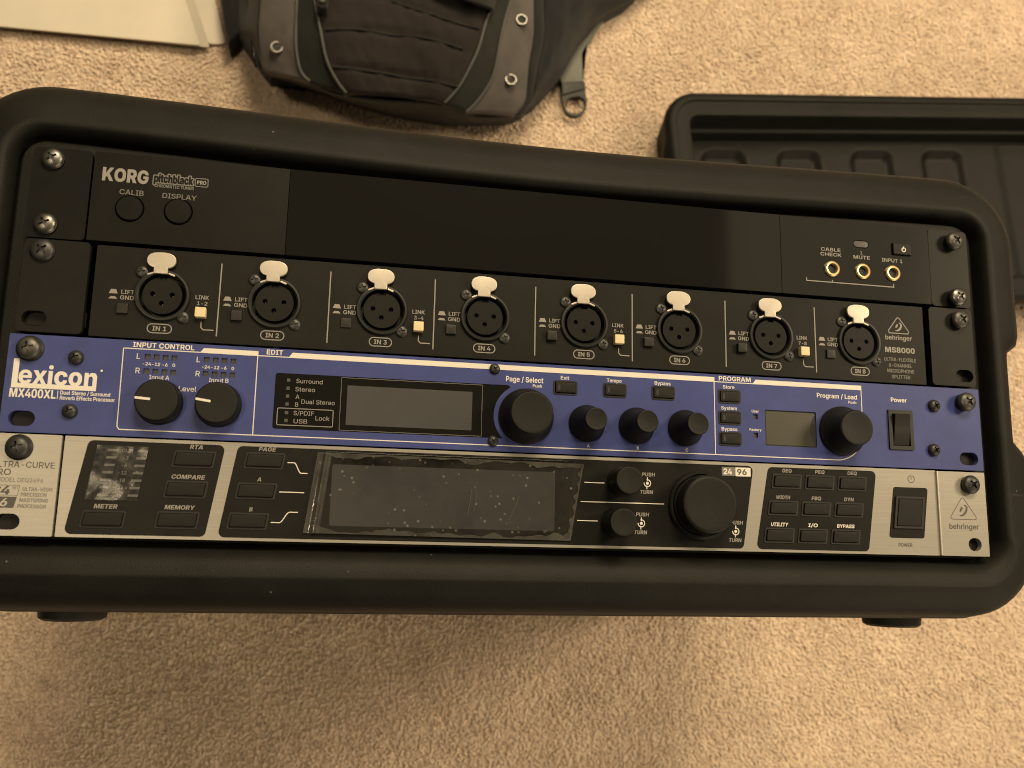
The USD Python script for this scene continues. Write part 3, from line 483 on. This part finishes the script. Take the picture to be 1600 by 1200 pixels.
for (x, y), s in zip(btn, ('Exit', 'Tempo', 'Bypass', 'Store', 'System', 'Bypass')): text(fx, s, x - .3, y + 5.0, h=1.8, w={'Exit': 4.2, 'Tempo': 7.6}.get(s, 8.4 if s != 'Store' else 6.2), wt=600)
for x, s in ((265.5, 'A'), (290.8, 'B'), (316.3, 'C')): text(fx, s, x, -128.5, h=1.5, wt=500)
text(fx, 'User', 353.4, -107.1, h=1.3, w=3.8, wt=600); text(fx, 'Factory', 353.3, -116.6, h=1.3, w=6.4, wt=600)
text(fx, 'Program / Load', 399.3, -97.0, h=2.4, w=22.8, wt=700); text(fx, 'Push', 407.8, -99.8, h=1.4, w=4.6, wt=600); text(fx, 'Power', 434.8, -97.2, h=2.3, w=9.2, wt=700)

# ------------------------------------------------------------------ unit 4: silver equaliser
eq = thing('graphic_equaliser', (241, -156, -60), 'brushed silver equaliser with black button fields and a filmed display, lowest unit in the case', 'equaliser')
ears = [Polygon(rr(0, -177.6, 26.2, -133.6, .5)).difference(slot(8.7, -139.6, 9.5)).difference(slot(7.6, -171.6, 10.4)), Polygon(rr(455.4, -177.6, 482.6, -133.9, .5)).difference(slot(474.2, -139.6, 9)).difference(slot(474.4, -171.6, 7.6))]
for e in ears: part(eq, 'rack_ear', plate(e, -3, 0), 'silver', smooth=False)
for x in (8.2, 474.4): part(eq, 'slot_backing', slab(rr(x - 7, -177, x + 7, -166, .5), -5.5, -3.3, 0), 'ledge')
part(eq, 'ear_edge', slab(rr(454.3, -177.6, 455.35, -133.9, .3), -3, .35, .3), 'nickel')  # paler metal paints the light caught by the bevel of the ear
zq = -.7
P1 = [(37.1, -135.1), (95.4, -135.1), (89.3, -176.3), (30.5, -176.3)]; P2_ = [(100.9, -135.1), (351.9, -135.1), (345.6, -176.3), (94.7, -176.3)]; P3 = [(359.9, -135.2), (420.0, -135.2), (413.8, -176.3), (352.4, -176.3)]
PW = [(429.4, -143.0), (449.2, -143.0), (445.6, -169.1), (425.6, -169.1)]
part(eq, 'front_panel', plate(Polygon(rr(27.2, -177.6, 454.2, -133.6, .3)), -20, zq), 'silver', smooth=False)
part(eq, 'chassis', slab(rr(6, -176.5, 476.6, -135, 1), -60, -21, 0), 'hole')
F1, F2, F3, F4 = (part(eq, 'control_field', slab(quad_round(P, r), zq - .5, zq + .12, .08), 'splitter', smooth=25) for P, r in ((P1, 2.6), (P2_, 2.6), (P3, 2.6), (PW, 1.4)))
zf = zq + .12
def sbtn(parent, x, y, w, h, sl=.15, hgt=1.3):
    def q(dx, dy): return [(x - w / 2 - dx + sl * (h / 2 + dy) , y + h / 2 + dy), (x + w / 2 + dx + sl * (h / 2 + dy), y + h / 2 + dy), (x + w / 2 + dx - sl * (h / 2 + dy), y - h / 2 - dy), (x - w / 2 - dx - sl * (h / 2 + dy), y - h / 2 - dy)]
    part(parent, 'button_surround', extr(Polygon(quad_round(q(.9, .9), .8)).difference(Polygon(q(.15, .15))), zf - .05, zf + .35), 'hole', smooth=False)
    part(parent, 'push_button', slab(quad_round(q(-.1, -.1), .5), zf - .1, zf + hgt, .45), 'button')
for x, y, s, w in ((46.2, -169.6, 'METER', 9.6), (82.2, -142.0, 'RTA', 5.6), (79.8, -155.6, 'COMPARE', 14.2), (77.2, -169.2, 'MEMORY', 12.6)):
    sbtn(F1, x, y, 16.2, 5.8); part(F1, 'lettering', extr(text_poly(s, x + .6, y + 5.6, 1.9, w, 750, slant=.18), zf - .05, zf + .06), 'grey_print', smooth=False)
mw = [(40.9, -137.2), (62.6, -137.2), (59.6, -161.3), (38.0, -161.3)]
lm = part(F1, 'level_meter', slab(quad_round(mw, .5), zf - .1, zf + .25, .1), 'knob')
for k, s in enumerate(('CLIP', '-3', '-6', '-12', '-18', '-24', '-42')):
    y = -139.2 - k * 3.3; o = (y + 137.2) * .13
    for dx in (3.6, 16.2): part(lm, 'meter_bar', slab(quad_round([(42.2 + dx + o, y + .55), (46.6 + dx + o, y + .55), (46.3 + dx + o, y - .55), (41.9 + dx + o, y - .55)], .15), zf + .1, zf + .32, .05), 'grey_lens')
    part(lm, 'lettering', extr(text_poly(s, 54.0 + o, y, 1.5, None, 500, slant=.15), zf + .15, zf + .31), 'dim_print', smooth=False)
def sheet(corners, z, nu, nv, amp, seed, lift=None):
    u, v = np.meshgrid(np.linspace(0, 1, nu), np.linspace(0, 1, nv), indexing='ij'); c = np.array(corners, float)
    p = (c[0] * ((1 - u) * (1 - v))[..., None] + c[1] * (u * (1 - v))[..., None] + c[2] * (u * v)[..., None] + c[3] * ((1 - u) * v)[..., None])
    zz = z + amp * meshkit.fbm(np.dstack([p, np.zeros_like(u)]) / 9., 3, seed) + (lift(u, v) if lift else 0)
    i = np.arange(nu * nv).reshape(nu, nv); f = np.vstack([np.c_[i[:-1, :-1].ravel(), i[1:, :-1].ravel(), i[1:, 1:].ravel()], np.c_[i[:-1, :-1].ravel(), i[1:, 1:].ravel(), i[:-1, 1:].ravel()]])
    m = trimesh.Trimesh(np.c_[p.reshape(-1, 2), zz.ravel()], f, process=False)
    return m if m.face_normals[:, 2].mean() > 0 else trimesh.Trimesh(m.vertices, m.faces[:, ::-1], process=False)
part(lm, 'protective_film', sheet(mw[::-1], zf + .45, 20, 20, .5, 4), 'film2', smooth=True)
for y, s in ((-141.5, 'PAGE'), (-155.3, 'A'), (-168.9, 'B')):
    x = 113.0 + (y + 141.5) * .2; sbtn(F2, x, y, 15.6, 5.6); part(F2, 'lettering', extr(text_poly(s, x + .9, y + 5.3, 1.8, 7.4 if s == 'PAGE' else None, 750, slant=.18), zf - .05, zf + .06), 'grey_print', smooth=False)
def curve(x0, x1, y0, y1): t = np.linspace(0, 1, 24); return np.c_[x0 + (x1 - x0) * t, y0 + (y1 - y0) * sm((t - .32) / .36)]
for c in (curve(123.2, 132.4, -141.9, -146.6), [(120.3, -155.4), (131.4, -155.4)], curve(117.5, 129.2, -169.2, -164.4)[:, :], [(263.8, -146.2), (273.9, -146.2)], [(262.0, -155.5), (304.3, -155.5)], [(260.3, -164.6), (270.6, -164.6)]):
    part(F2, 'printed_line', extr(stroke(c, .42), zf - .05, zf + .06), 'white', smooth=False)
FL = [(137.4, -136.6), (263.2, -137.4), (256.8, -174.4), (132.4, -173.6)]
dv = part(F2, 'display_glass', slab(quad_round([(139.5, -136.2), (259, -136.2), (255.5, -174.8), (135.5, -174.8)], 1), zf - .1, zf + .2, .1), 'gloss')
part(dv, 'display', slab(rr(143.4, -170.0, 249.1, -141.9, 1.2), zf + .1, zf + .27, 0), 'lcd')
part(dv, 'protective_film', sheet(FL[::-1], zf + .42, 90, 30, .35, 8, lambda u, v: .1 * sm((.03 - v) / .03) + 0 * u), 'film', smooth=True)
for a_, b_ in (((208.5, -151.5), (206.8, -163.5)), ((211.0, -152.5), (209.6, -161.8)), ((231.5, -154), (226.6, -165.5))): part(dv, 'film_scratch', extr(stroke([a_, ((a_[0] + b_[0]) / 2 + .3, (a_[1] + b_[1]) / 2), b_], .35), zf + .75, zf + .8), 'grey_lens', smooth=False)
def ragged(a, b, inn, w, seed):       # the torn, lifted border of the film
    t = np.linspace(0, 1, 60)[:, None]; a, b = np.array(a, float), np.array(b, float); e = a + (b - a) * t; q = np.c_[t[:, 0] * 16, np.full(60, seed), np.zeros(60)]
    o = e + np.array(inn) * (w * (.15 + 1.6 * np.maximum(0, meshkit.fbm(q, 4, seed) - .32)))[:, None]; return part(dv, 'film_edge', extr(Polygon(np.vstack([e, o[::-1]])).buffer(0), zf + .9, zf + .95), 'film3', smooth=False)
ragged((139, -136.8), FL[1], (0, -1), 3.2, 3); ragged((136, -173.5), FL[2], (0, 1), 4.0, 5); ragged(FL[1], FL[2], (-1, 0), 3.0, 8)
e0, e1 = np.array(FL[0]), np.array(FL[3])
part(dv, 'curled_film_edge', sheet([e1 + (-.4, 0), e1 + (6.6, 0), e0 + (5.6, 0), e0 + (-.8, 0)], zf + .6, 24, 30, .3, 12, lambda u, v: 1.3 * np.exp(-((u - .62) / .16) ** 2) + .7 * np.exp(-(u / .12) ** 2)), 'film3', smooth=True)
part(dv, 'curled_film_edge', sheet([(249.5, -174.4), (256.9, -174.4), (258.0, -169.5), (257.2, -169.4)], zf + .75, 8, 8, .2, 3), 'film3', smooth=True)
knob(F2, (281.9, -145.6), 7.0, 6.6, 15.0, zf); knob(F2, (279.0, -165.4), 7.0, 6.6, 15.0, zf)
part(F2, 'knob_collar', rev([(16.9, zf - .05), (16.9, zf + 2.0), (16.3, zf + 2.6), (15.4, zf + 2.5), (15.2, zf - .02)], (323.4, -155.6), 64), 'knob')
knob(F2, (323.4, -155.6), 14.6, 13.6, 13.0, zf)
for x, y in ((295.8, -145.6), (292.6, -165.2), (341.6, -167.9)):
    for s, dy in (('PUSH', 4.3), ('TURN', -4.3)): part(F2, 'lettering', extr(text_poly(s, x + .6 * (1 if dy > 0 else -.6), y + dy, 1.8, 6.6, 750, slant=.15), zf - .05, zf + .06), 'grey_print', smooth=False)
    sy = unary_union([Point(x, y).buffer(.75), Point(x, y).buffer(1.9).difference(Point(x, y).buffer(1.45)).difference(sbox(x - 2.2, y + .2, x - .4, y + 2.2)), sbox(x - .2, y + 1.2, x + .25, y + 2.9), sbox(x - .5, y - 2.9, x - .1, y - 1.2)])
    part(F2, 'printed_symbol', extr(sy, zf - .05, zf + .06), 'white', smooth=False)
part(F2, 'printed_badge', extr(Polygon(rr(334.9, -140.5, 341.9, -136.1, .4)), zf - .05, zf + .06), 'dim_print', smooth=False); part(F2, 'printed_badge', extr(Polygon(rr(342.1, -140.5, 350.3, -136.1, .4)), zf - .05, zf + .06), 'white', smooth=False)
part(F2, 'lettering', extr(text_poly('24', 338.0, -138.3, 2.9, 4.6, 800), zf + .04, zf + .1), 'white', smooth=False); part(F2, 'lettering', extr(text_poly('96', 345.6, -138.3, 2.9, 5.2, 800), zf + .04, zf + .1), 'dark_print', smooth=False)
for r, (y, names) in enumerate(((-142.2, ('GEQ', 'PEQ', 'DEQ')), (-155.7, ('WIDTH', 'FBQ', 'DYN')), (-169.3, ('UTILITY', 'I/O', 'BYPASS')))):
    for c, s in enumerate(names):
        x = 369.8 + 18.1 * c - 2.45 * r; sbtn(F3, x, y, 14.2, 5.6, .14)
        part(F3, 'lettering', extr(text_poly(s, x + .3, y + 5.4, 1.8, {'WIDTH': 7.6, 'UTILITY': 9.2, 'BYPASS': 9.6}.get(s, 5.2), 750, slant=.15), zf - .05, zf + .06), 'grey_print' if r < 2 else 'white', smooth=False)
part(F4, 'button_surround', extr(Polygon(quad_round([(430.4, -147.8), (446.8, -147.8), (444.8, -164.2), (428.2, -164.2)], .4)).difference(Polygon([(431.5, -148.9), (445.6, -148.9), (443.8, -163.1), (429.5, -163.1)])), zf - .05, zf + .8), 'hole', smooth=False)
part(F4, 'power_button', slab(quad_round([(431.7, -149.1), (445.3, -149.1), (443.5, -162.9), (429.8, -162.9)], .4), zf - .1, zf + 1.2, .4), 'button')
c = (440.0, -138.6); part(eq, 'printed_symbol', extr(unary_union([Point(c).buffer(2.0).difference(Point(c).buffer(1.65)).difference(sbox(c[0] - .6, c[1], c[0] + .6, c[1] + 3)), sbox(c[0] - .17, c[1] - .2, c[0] + .17, c[1] + 2.2)]), zq - .05, zq + .07), 'dark_print', smooth=False)
text(eq, 'POWER', 434.6, -172.6, h=1.8, w=7.8, wt=600, m='dark_print', z=zq)
text(eq, 'ULTRA-CURVE', 24.4, -147.0, h=2.6, w=25.4, wt=480, align='r', m='dark_print'); text(eq, 'PRO', 7.0, -150.4, h=2.6, w=8.0, wt=480, align='r', m='dark_print'); text(eq, 'MODEL DEQ2496', 20.4, -153.7, h=1.8, w=19.0, wt=480, align='r', m='dim_print')
b1 = Polygon([(-0, -156.0), (11.3, -156.0), (10.9, -160.5), (-0, -160.5)]).intersection(sbox(.4, -170, 20, -150)); t24 = text_poly('24', 7.6, -158.2, 3.6, 7.4, 800, 'r', .2)
printed(eq, b1.difference(b1.buffer(-.25)), 'dim_print', 0, 'printed_badge'); printed(eq, t24, 'dark_print', 0, 'lettering'); text(eq, 'BIT', 9.6, -157.2, h=1.1, w=2.2, wt=500, m='dim_print')
b2 = Polygon([(.4, -161.0), (10.6, -161.0), (9.6, -165.8), (.4, -165.8)]); printed(eq, b2.difference(text_poly('96', 7.0, -163.4, 3.5, 6.2, 800, 'r', .2)), 'dark_print', 0, 'printed_badge')
for s, y, x, w in (('ULTRA-HIGH', -157.5, 12.5, 11.9), ('PRECISION', -159.9, 12.0, 10.4), ('MASTERING', -162.3, 11.7, 11.5), ('PROCESSOR', -164.9, 11.2, 11.4)): text(eq, s, x, y, h=1.6, w=w, wt=650, align='l', m='dim_print')
emblem(eq, 468.7, -146.9, 17.4, 12.0, .32, 'dark_print', 0); round_text(eq, 'behringer', 468.6, -162.4, 17.2, 2.7, 'dark_print', 0)
rack_screw(eq, 9.2, -139.6, 0, 'darkscrew', 15, washer=True, r=4.9); rack_screw(eq, 472.6, -140.6, 0, 'darkscrew', 40, r=4.9, h=4.5)

# ------------------------------------------------------------------ backpack (top-left things lie beyond the case)
def smooth_path(pts, n=48):
    pts = np.asarray(pts, float); d = np.r_[0, np.cumsum(np.linalg.norm(np.diff(pts, axis=0), axis=1))]; t = np.linspace(0, d[-1], n)
    from scipy.interpolate import PchipInterpolator
    return np.c_[tuple(PchipInterpolator(d, pts[:, k])(t) for k in range(pts.shape[1]))]
def strip(a, b, nv, thick, bulge=0., fine=0., seed=1, crease=None):
    """A padded panel between the seam lines a and b (n x 3 each, same n): its face bulges, its back lies thick below."""
    n = len(a); v = np.linspace(0, 1, nv)[None, :, None]; p = a[:, None] * (1 - v) + b[:, None] * v
    w = np.sin(np.pi * v[..., 0]) ** .6; p[..., 2] += bulge * w + fine * (meshkit.fbm(p / [22., 30., 30.], 4, seed) - .5) * 2 * np.minimum(1, w * 1.5)
    if crease is not None: p[..., 2] += crease(p) * w
    q = p.copy(); q[..., 2] -= thick; i = np.arange(n * nv).reshape(n, nv); o = n * nv
    f = [np.c_[i[:-1, :-1].ravel(), i[1:, :-1].ravel(), i[1:, 1:].ravel()], np.c_[i[:-1, :-1].ravel(), i[1:, 1:].ravel(), i[:-1, 1:].ravel()]]
    f += [g[:, ::-1] + o for g in f]
    rim = np.r_[i[:, 0], i[-1, 1:], i[::-1, -1][1:], i[0, ::-1][1:-1]]; r2 = np.roll(rim, -1); f += [np.c_[rim, rim + o, r2 + o], np.c_[rim, r2 + o, r2]]
    m = trimesh.Trimesh(np.vstack([p.reshape(-1, 3), q.reshape(-1, 3)]), np.vstack(f), process=False); m.fix_normals(); return m
B = dict(c0=[[46.1,417.8,-391.6],[48.4,333.0,-397.0],[48.0,308.0,-400.1],[51.1,281.5,-406.6],[53.3,271.7,-410.0],[60.9,265.4,-409.0]],
    c1=[[82.1,411.4,-375.2],[83.5,327.5,-380.4],[84.3,291.0,-385.6],[87.7,269.3,-392.9],[91.6,260.9,-396.0],[99.1,254.5,-397.1]],
    c2=[[87.0,410.9,-373.4],[99.7,325.9,-374.4],[106.6,297.2,-375.4],[113.9,270.6,-382.4],[123.0,255.5,-388.6],[133.8,244.8,-394.4]],
    c3=[[294.6,455.9,-388.4],[273.4,355.7,-382.5],[264.7,331.0,-380.3],[257.3,299.4,-384.2],[251.8,285.5,-387.3],[240.9,263.9,-394.9],[228.3,249.3,-401.1]],
    c4=[[303.3,460.2,-392.2],[290.0,362.3,-389.1],[283.8,336.7,-387.7],[279.7,312.8,-390.4],[276.5,287.7,-398.2],[269.0,269.6,-404.7],[251.4,248.1,-412.5]],
    c5=[[316.6,467.0,-398.5],[316.0,373.4,-400.8],[317.2,339.8,-404.0],[314.2,305.6,-412.0],[315.0,279.4,-426.6],[304.6,261.0,-433.4]],
    c6=[[327.3,472.7,-403.7],[327.2,378.5,-406.3],[329.2,344.9,-409.9],[324.6,309.7,-417.0],[322.2,283.1,-429.3],[311.8,263.8,-436.0]],
    left=[[11.1,464.7,-462.0],[17.9,370.0,-462.0],[21.0,335.3,-462.0],[35.0,316.4,-462.0],[44.7,304.2,-462.0],[55.0,291.4,-462.0]],
    zip=[[28.0,442.0,-428.0],[34.9,350.8,-428.0],[38.5,331.7,-430.0],[42.2,300.0,-434.0],[45.8,289.5,-444.0]],
    right=[[536.6,550.4,-462.0],[439.1,429.9,-462.0],[405.7,405.6,-462.0],[383.8,375.5,-462.0],[362.6,333.2,-462.0],[333.2,295.2,-462.0],[312.7,269.3,-462.0]],
    bt=[[60.3,266.0,-409.0],[99.1,255.0,-396.8],[133.8,245.2,-394.1],[169.5,243.6,-392.9],[228.2,249.8,-400.7],[251.3,248.6,-412.0],[304.5,261.5,-432.9],[311.7,264.3,-435.6]],
    bb=[[53.4,302.3,-484.0],[105.2,290.5,-484.0],[145.7,279.3,-484.0],[176.2,273.3,-484.0],[234.4,268.2,-484.0],[258.6,270.9,-484.0],[311.1,279.0,-484.0],[319.6,285.2,-484.0]],
    fa=[[184.4,415.8,-358.7],[225.1,339.6,-367.8],[247.8,335.7,-374.0],[267.9,335.4,-381.1]],
    fb=[[293.1,455.2,-387.7],[280.7,385.6,-383.6],[274.8,356.2,-383.0],[270.6,338.3,-381.9]],
    cr1=[[100.8,294.1,-378.1],[110.2,295.8,-374.6],[140.7,298.7,-367.0],[171.6,299.5,-364.8],[200.6,300.2,-367.1],[227.1,298.8,-373.5],[253.5,296.0,-383.8]],
    cr2=[[108.2,265.8,-386.7],[122.6,264.4,-383.3],[161.8,264.4,-377.9],[192.2,264.2,-380.3],[223.8,263.8,-388.5],[250.3,264.3,-398.8]],
    cr3=[[163.9,333.8,-362.1],[188.2,328.3,-362.5],[219.4,322.2,-367.3],[265.3,319.9,-382.3]],
    eye=[[67.1,283.8,-396.5],[301.9,343.2,-395.5],[295.0,285.3,-410.0]],
    lock=[[108.2,321.5,-371.8]],
    side=[[-8.6,456.2,-455.0],[15.4,460.1,-455.0],[22.0,366.2,-455.0],[22.6,331.3,-455.0],[13.0,317.3,-455.0],[8.0,335.7,-455.0],[2.2,363.4,-455.0]],
    strap=[[403.0,435.6,-479.0],[384.7,385.6,-479.0],[360.9,339.2,-479.0],[365.4,328.2,-479.0],[390.2,332.8,-479.0],[388.5,367.4,-479.0],[414.4,413.3,-479.0],[425.6,438.8,-479.0]],
    bk=[[363.9,328.0,-476.0],[390.1,331.9,-476.0],[390.9,322.8,-476.0],[393.2,307.9,-476.0],[392.5,300.2,-476.0],[388.9,293.7,-476.0],[382.4,290.0,-476.0],[375.2,289.9,-476.0],[369.4,293.0,-476.0],[366.4,300.9,-476.0],[364.8,312.1,-476.0]],
    bh=[[367.8,301.9,-476.0],[370.7,308.3,-476.0],[375.7,311.9,-476.0],[384.4,313.7,-476.0],[389.5,311.2,-476.0],[391.0,305.3,-476.0],[388.9,298.3,-476.0],[383.1,293.8,-476.0],[375.9,293.0,-476.0],[370.8,295.4,-476.0]],
    f1=[[-16.8,322.4,-476.0],[-352.8,314.8,-476.0],[-366.3,413.6,-476.0],[-63.0,463.0,-476.0],[-35.2,371.4,-476.0]],
    f2=[[-7.9,323.5,-479.0],[-355.1,321.1,-479.0],[-368.0,415.5,-479.0],[-52.3,467.0,-479.0],[-27.7,374.4,-479.0]],
    f3=[[7.0,332.9,-482.0],[-1.1,330.4,-482.0],[-356.9,324.1,-482.0],[-369.7,417.5,-482.0],[-31.3,472.7,-482.0],[-7.3,379.2,-482.0]])
B = {k: np.array(v, float) for k, v in B.items()}
bag = thing('backpack', (230, 330, -CARPET), 'dark brown and grey backpack with metal eyelets lying on the carpet behind the rack case', 'backpack')
C = {k: smooth_path(B[k], 44) for k in ('c0', 'c1', 'c2', 'c3', 'c4', 'c5', 'c6', 'left', 'right')}
def crease(p):
    z = np.zeros(p.shape[:2])
    for k, dep in (('cr1', 5.0), ('cr2', 5.0), ('cr3', 3.5)):
        yl = np.interp(p[..., 0], B[k][:, 0], B[k][:, 1]); d = p[..., 1] - yl; z += -dep * np.exp(-(d / 2.2) ** 2) + .8 * np.exp(-((d - 6) / 4.) ** 2)
    return z
fpm = strip(C['c2'], C['c3'], 60, 6, 9, 6, 3, crease); fpp = part(bag, 'front_pocket', fpm, 'bag_brown', smooth=True)
from scipy.spatial import cKDTree
topv = fpm.vertices[:44 * 60]; kd = cKDTree(topv[:, :2])
def on_pocket(q, dz): return np.c_[q[:, :2], topv[kd.query(q[:, :2])[1], 2] + dz]
for k in ('cr1', 'cr2', 'cr3'):
    q = smooth_path(B[k], 40); q = on_pocket(q[3:-3], 0); q[:, 2] = np.convolve(np.pad(q[:, 2], 3, mode='edge'), np.ones(7) / 7, 'valid'); part(fpp, 'quilted_seam', tube(q + [0, 0, 1.1], 1.3, 8), 'bag_black', smooth=True)  # dark tubes laid along the creases to paint their shade
part(bag, 'dark_band', strip(C['c1'], C['c2'], 12, 6, 1.5, 2.5, 5), 'bag_green', smooth=True); part(bag, 'dark_band', strip(C['c3'], C['c4'], 12, 6, 1.5, 2.5, 6), 'bag_green', smooth=True)
part(bag, 'grey_strip', strip(C['c0'], C['c1'], 16, 6, 2.5, 3.0, 7), 'bag_grey', smooth=True); part(bag, 'grey_strip', strip(C['c4'], C['c5'], 16, 6, 2.5, 4.0, 8), 'bag_grey', smooth=True)
part(bag, 'edge_binding', strip(C['c5'], C['c6'], 8, 6, 2., 1.5, 9), 'bag_black', smooth=True)
part(bag, 'side_gusset', strip(C['left'], C['c0'] - [0, 0, 4], 14, 6, 3, 3, 10), 'bag_black', smooth=True); part(bag, 'side_gusset', strip(C['c6'] - [0, 0, 4], C['right'], 24, 6, 12, 6, 11), 'bag_navy', smooth=True)
part(bag, 'base_panel', strip(smooth_path(B['bb'], 60), smooth_path(B['bt'], 60) - [0, 0, 3], 16, 5, 2, 3, 12), 'bag_black', smooth=True)
# padding under the panels, down to the carpet
ol = np.vstack([B['left'][:, :2], B['bb'][1:, :2], B['right'][::-1][1:, :2]]); c_ = ol.mean(0); tp = c_ + (ol - c_) * .93
part(bag, 'lining', loft([np.c_[ol, np.full(len(ol), -488.)], np.c_[ol, np.full(len(ol), -470.)], np.c_[c_ + (ol - c_) * .97, np.full(len(ol), -462.)], np.c_[tp, np.full(len(ol), -455.)]]), 'bag_black')
for k, zo in (('c1', 2.0), ('c2', 2.6), ('c3', 2.6), ('c4', 2.0)): part(bag, 'piping', tube(C[k] + [0, 0, zo - .6], 1.5, 8), 'piping', smooth=True)
part(bag, 'flap', strip(smooth_path(B['fa'], 20) + [0, 0, 14], smooth_path(B['fb'], 20) + [0, 0, 9], 10, 3, 2, 2, 14), 'bag_green', smooth=True)
for e, dz in zip(B['eye'], (3.6, 4.6, 4.4)):
    z = e[2] + dz; ey = part(bag, 'eyelet', rev([(6.0, z - 2), (6.3, z), (5.6, z + 1.2), (4.6, z + 1.2), (3.7, z + .2), (3.5, z - 2.2)], e[:2], 32), 'steel', smooth=40)
    part(ey, 'eyelet_hole', rev([(3.6, z - 2.6), (3.6, z - .6), (.1, z - .7)], e[:2], 24), 'hole')  # dark plug paints the shade inside the eyelet
zp = smooth_path(B['zip'], 60); part(bag, 'zip_tape', tube(zp - [0, 0, 1], 3.6, 8, 1.2), 'bag_black', smooth=True)
part(bag, 'zip_teeth', join(*[moved(trimesh.creation.box((2.6, 1.5, 1.6)), *(q + [0, 0, .6])) for q in smooth_path(B['zip'], 110)]), 'steel', smooth=False)
lk = B['lock'][0]; part(bag, 'cord_lock', slab(rr(lk[0] - 5, lk[1] - 13, lk[0] + 5, lk[1] + 22, 3.5), lk[2] + 4, lk[2] + 14, 2.5), 'bag_black'); part(bag, 'cord_lock_button', rev([(3, lk[2] + 13), (3, lk[2] + 16), (2.2, lk[2] + 17)], (lk[0], lk[1] - 6), 20), 'piping')
part(bag, 'shoulder_strap', slab(B['side'][:, :2][::-1], -484, -455, 5), 'bag_black')
st = part(bag, 'webbing_strap', slab(quad_round(B['strap'][:, :2], 1.2), -482, -478.6, .8), 'strap', smooth=True)
bk = Polygon(B['bk'][:, :2]).buffer(-1).buffer(1); part(st, 'buckle', join(extr(bk.difference(Polygon(B['bh'][:, :2]).buffer(.8).buffer(-.4)), -481.5, -475.5), slab(quad_round(B['bk'][[0, 1, 2, 10]][:, :2], 1), -476, -473.5, 1)), 'black', smooth=35)
for q in ((.3, .55), (.62, .5)):
    b4 = B['bk'][[0, 1, 2, 10]][:, :2]; o = (b4[0] * (1 - q[0]) + b4[1] * q[0]) * (1 - q[1]) + (b4[3] * (1 - q[0]) + b4[2] * q[0]) * q[1]; part(st, 'strap_stitch', slab(rr(o[0] - 2.4, o[1] - .4, o[0] + 2.4, o[1] + .4, .3), -474, -473.2, .2), 'piping')

# ------------------------------------------------------------------ cream folders beside the backpack
def folder(key, z0, z1, m, label, lay):
    q = B[key][:, :2]; t = thing('card_folder', (*q.mean(0), z0), label, 'folder')
    part(t, 'cover', slab(quad_round(q, 1.5), z1 - 1.1, z1, .3), m)
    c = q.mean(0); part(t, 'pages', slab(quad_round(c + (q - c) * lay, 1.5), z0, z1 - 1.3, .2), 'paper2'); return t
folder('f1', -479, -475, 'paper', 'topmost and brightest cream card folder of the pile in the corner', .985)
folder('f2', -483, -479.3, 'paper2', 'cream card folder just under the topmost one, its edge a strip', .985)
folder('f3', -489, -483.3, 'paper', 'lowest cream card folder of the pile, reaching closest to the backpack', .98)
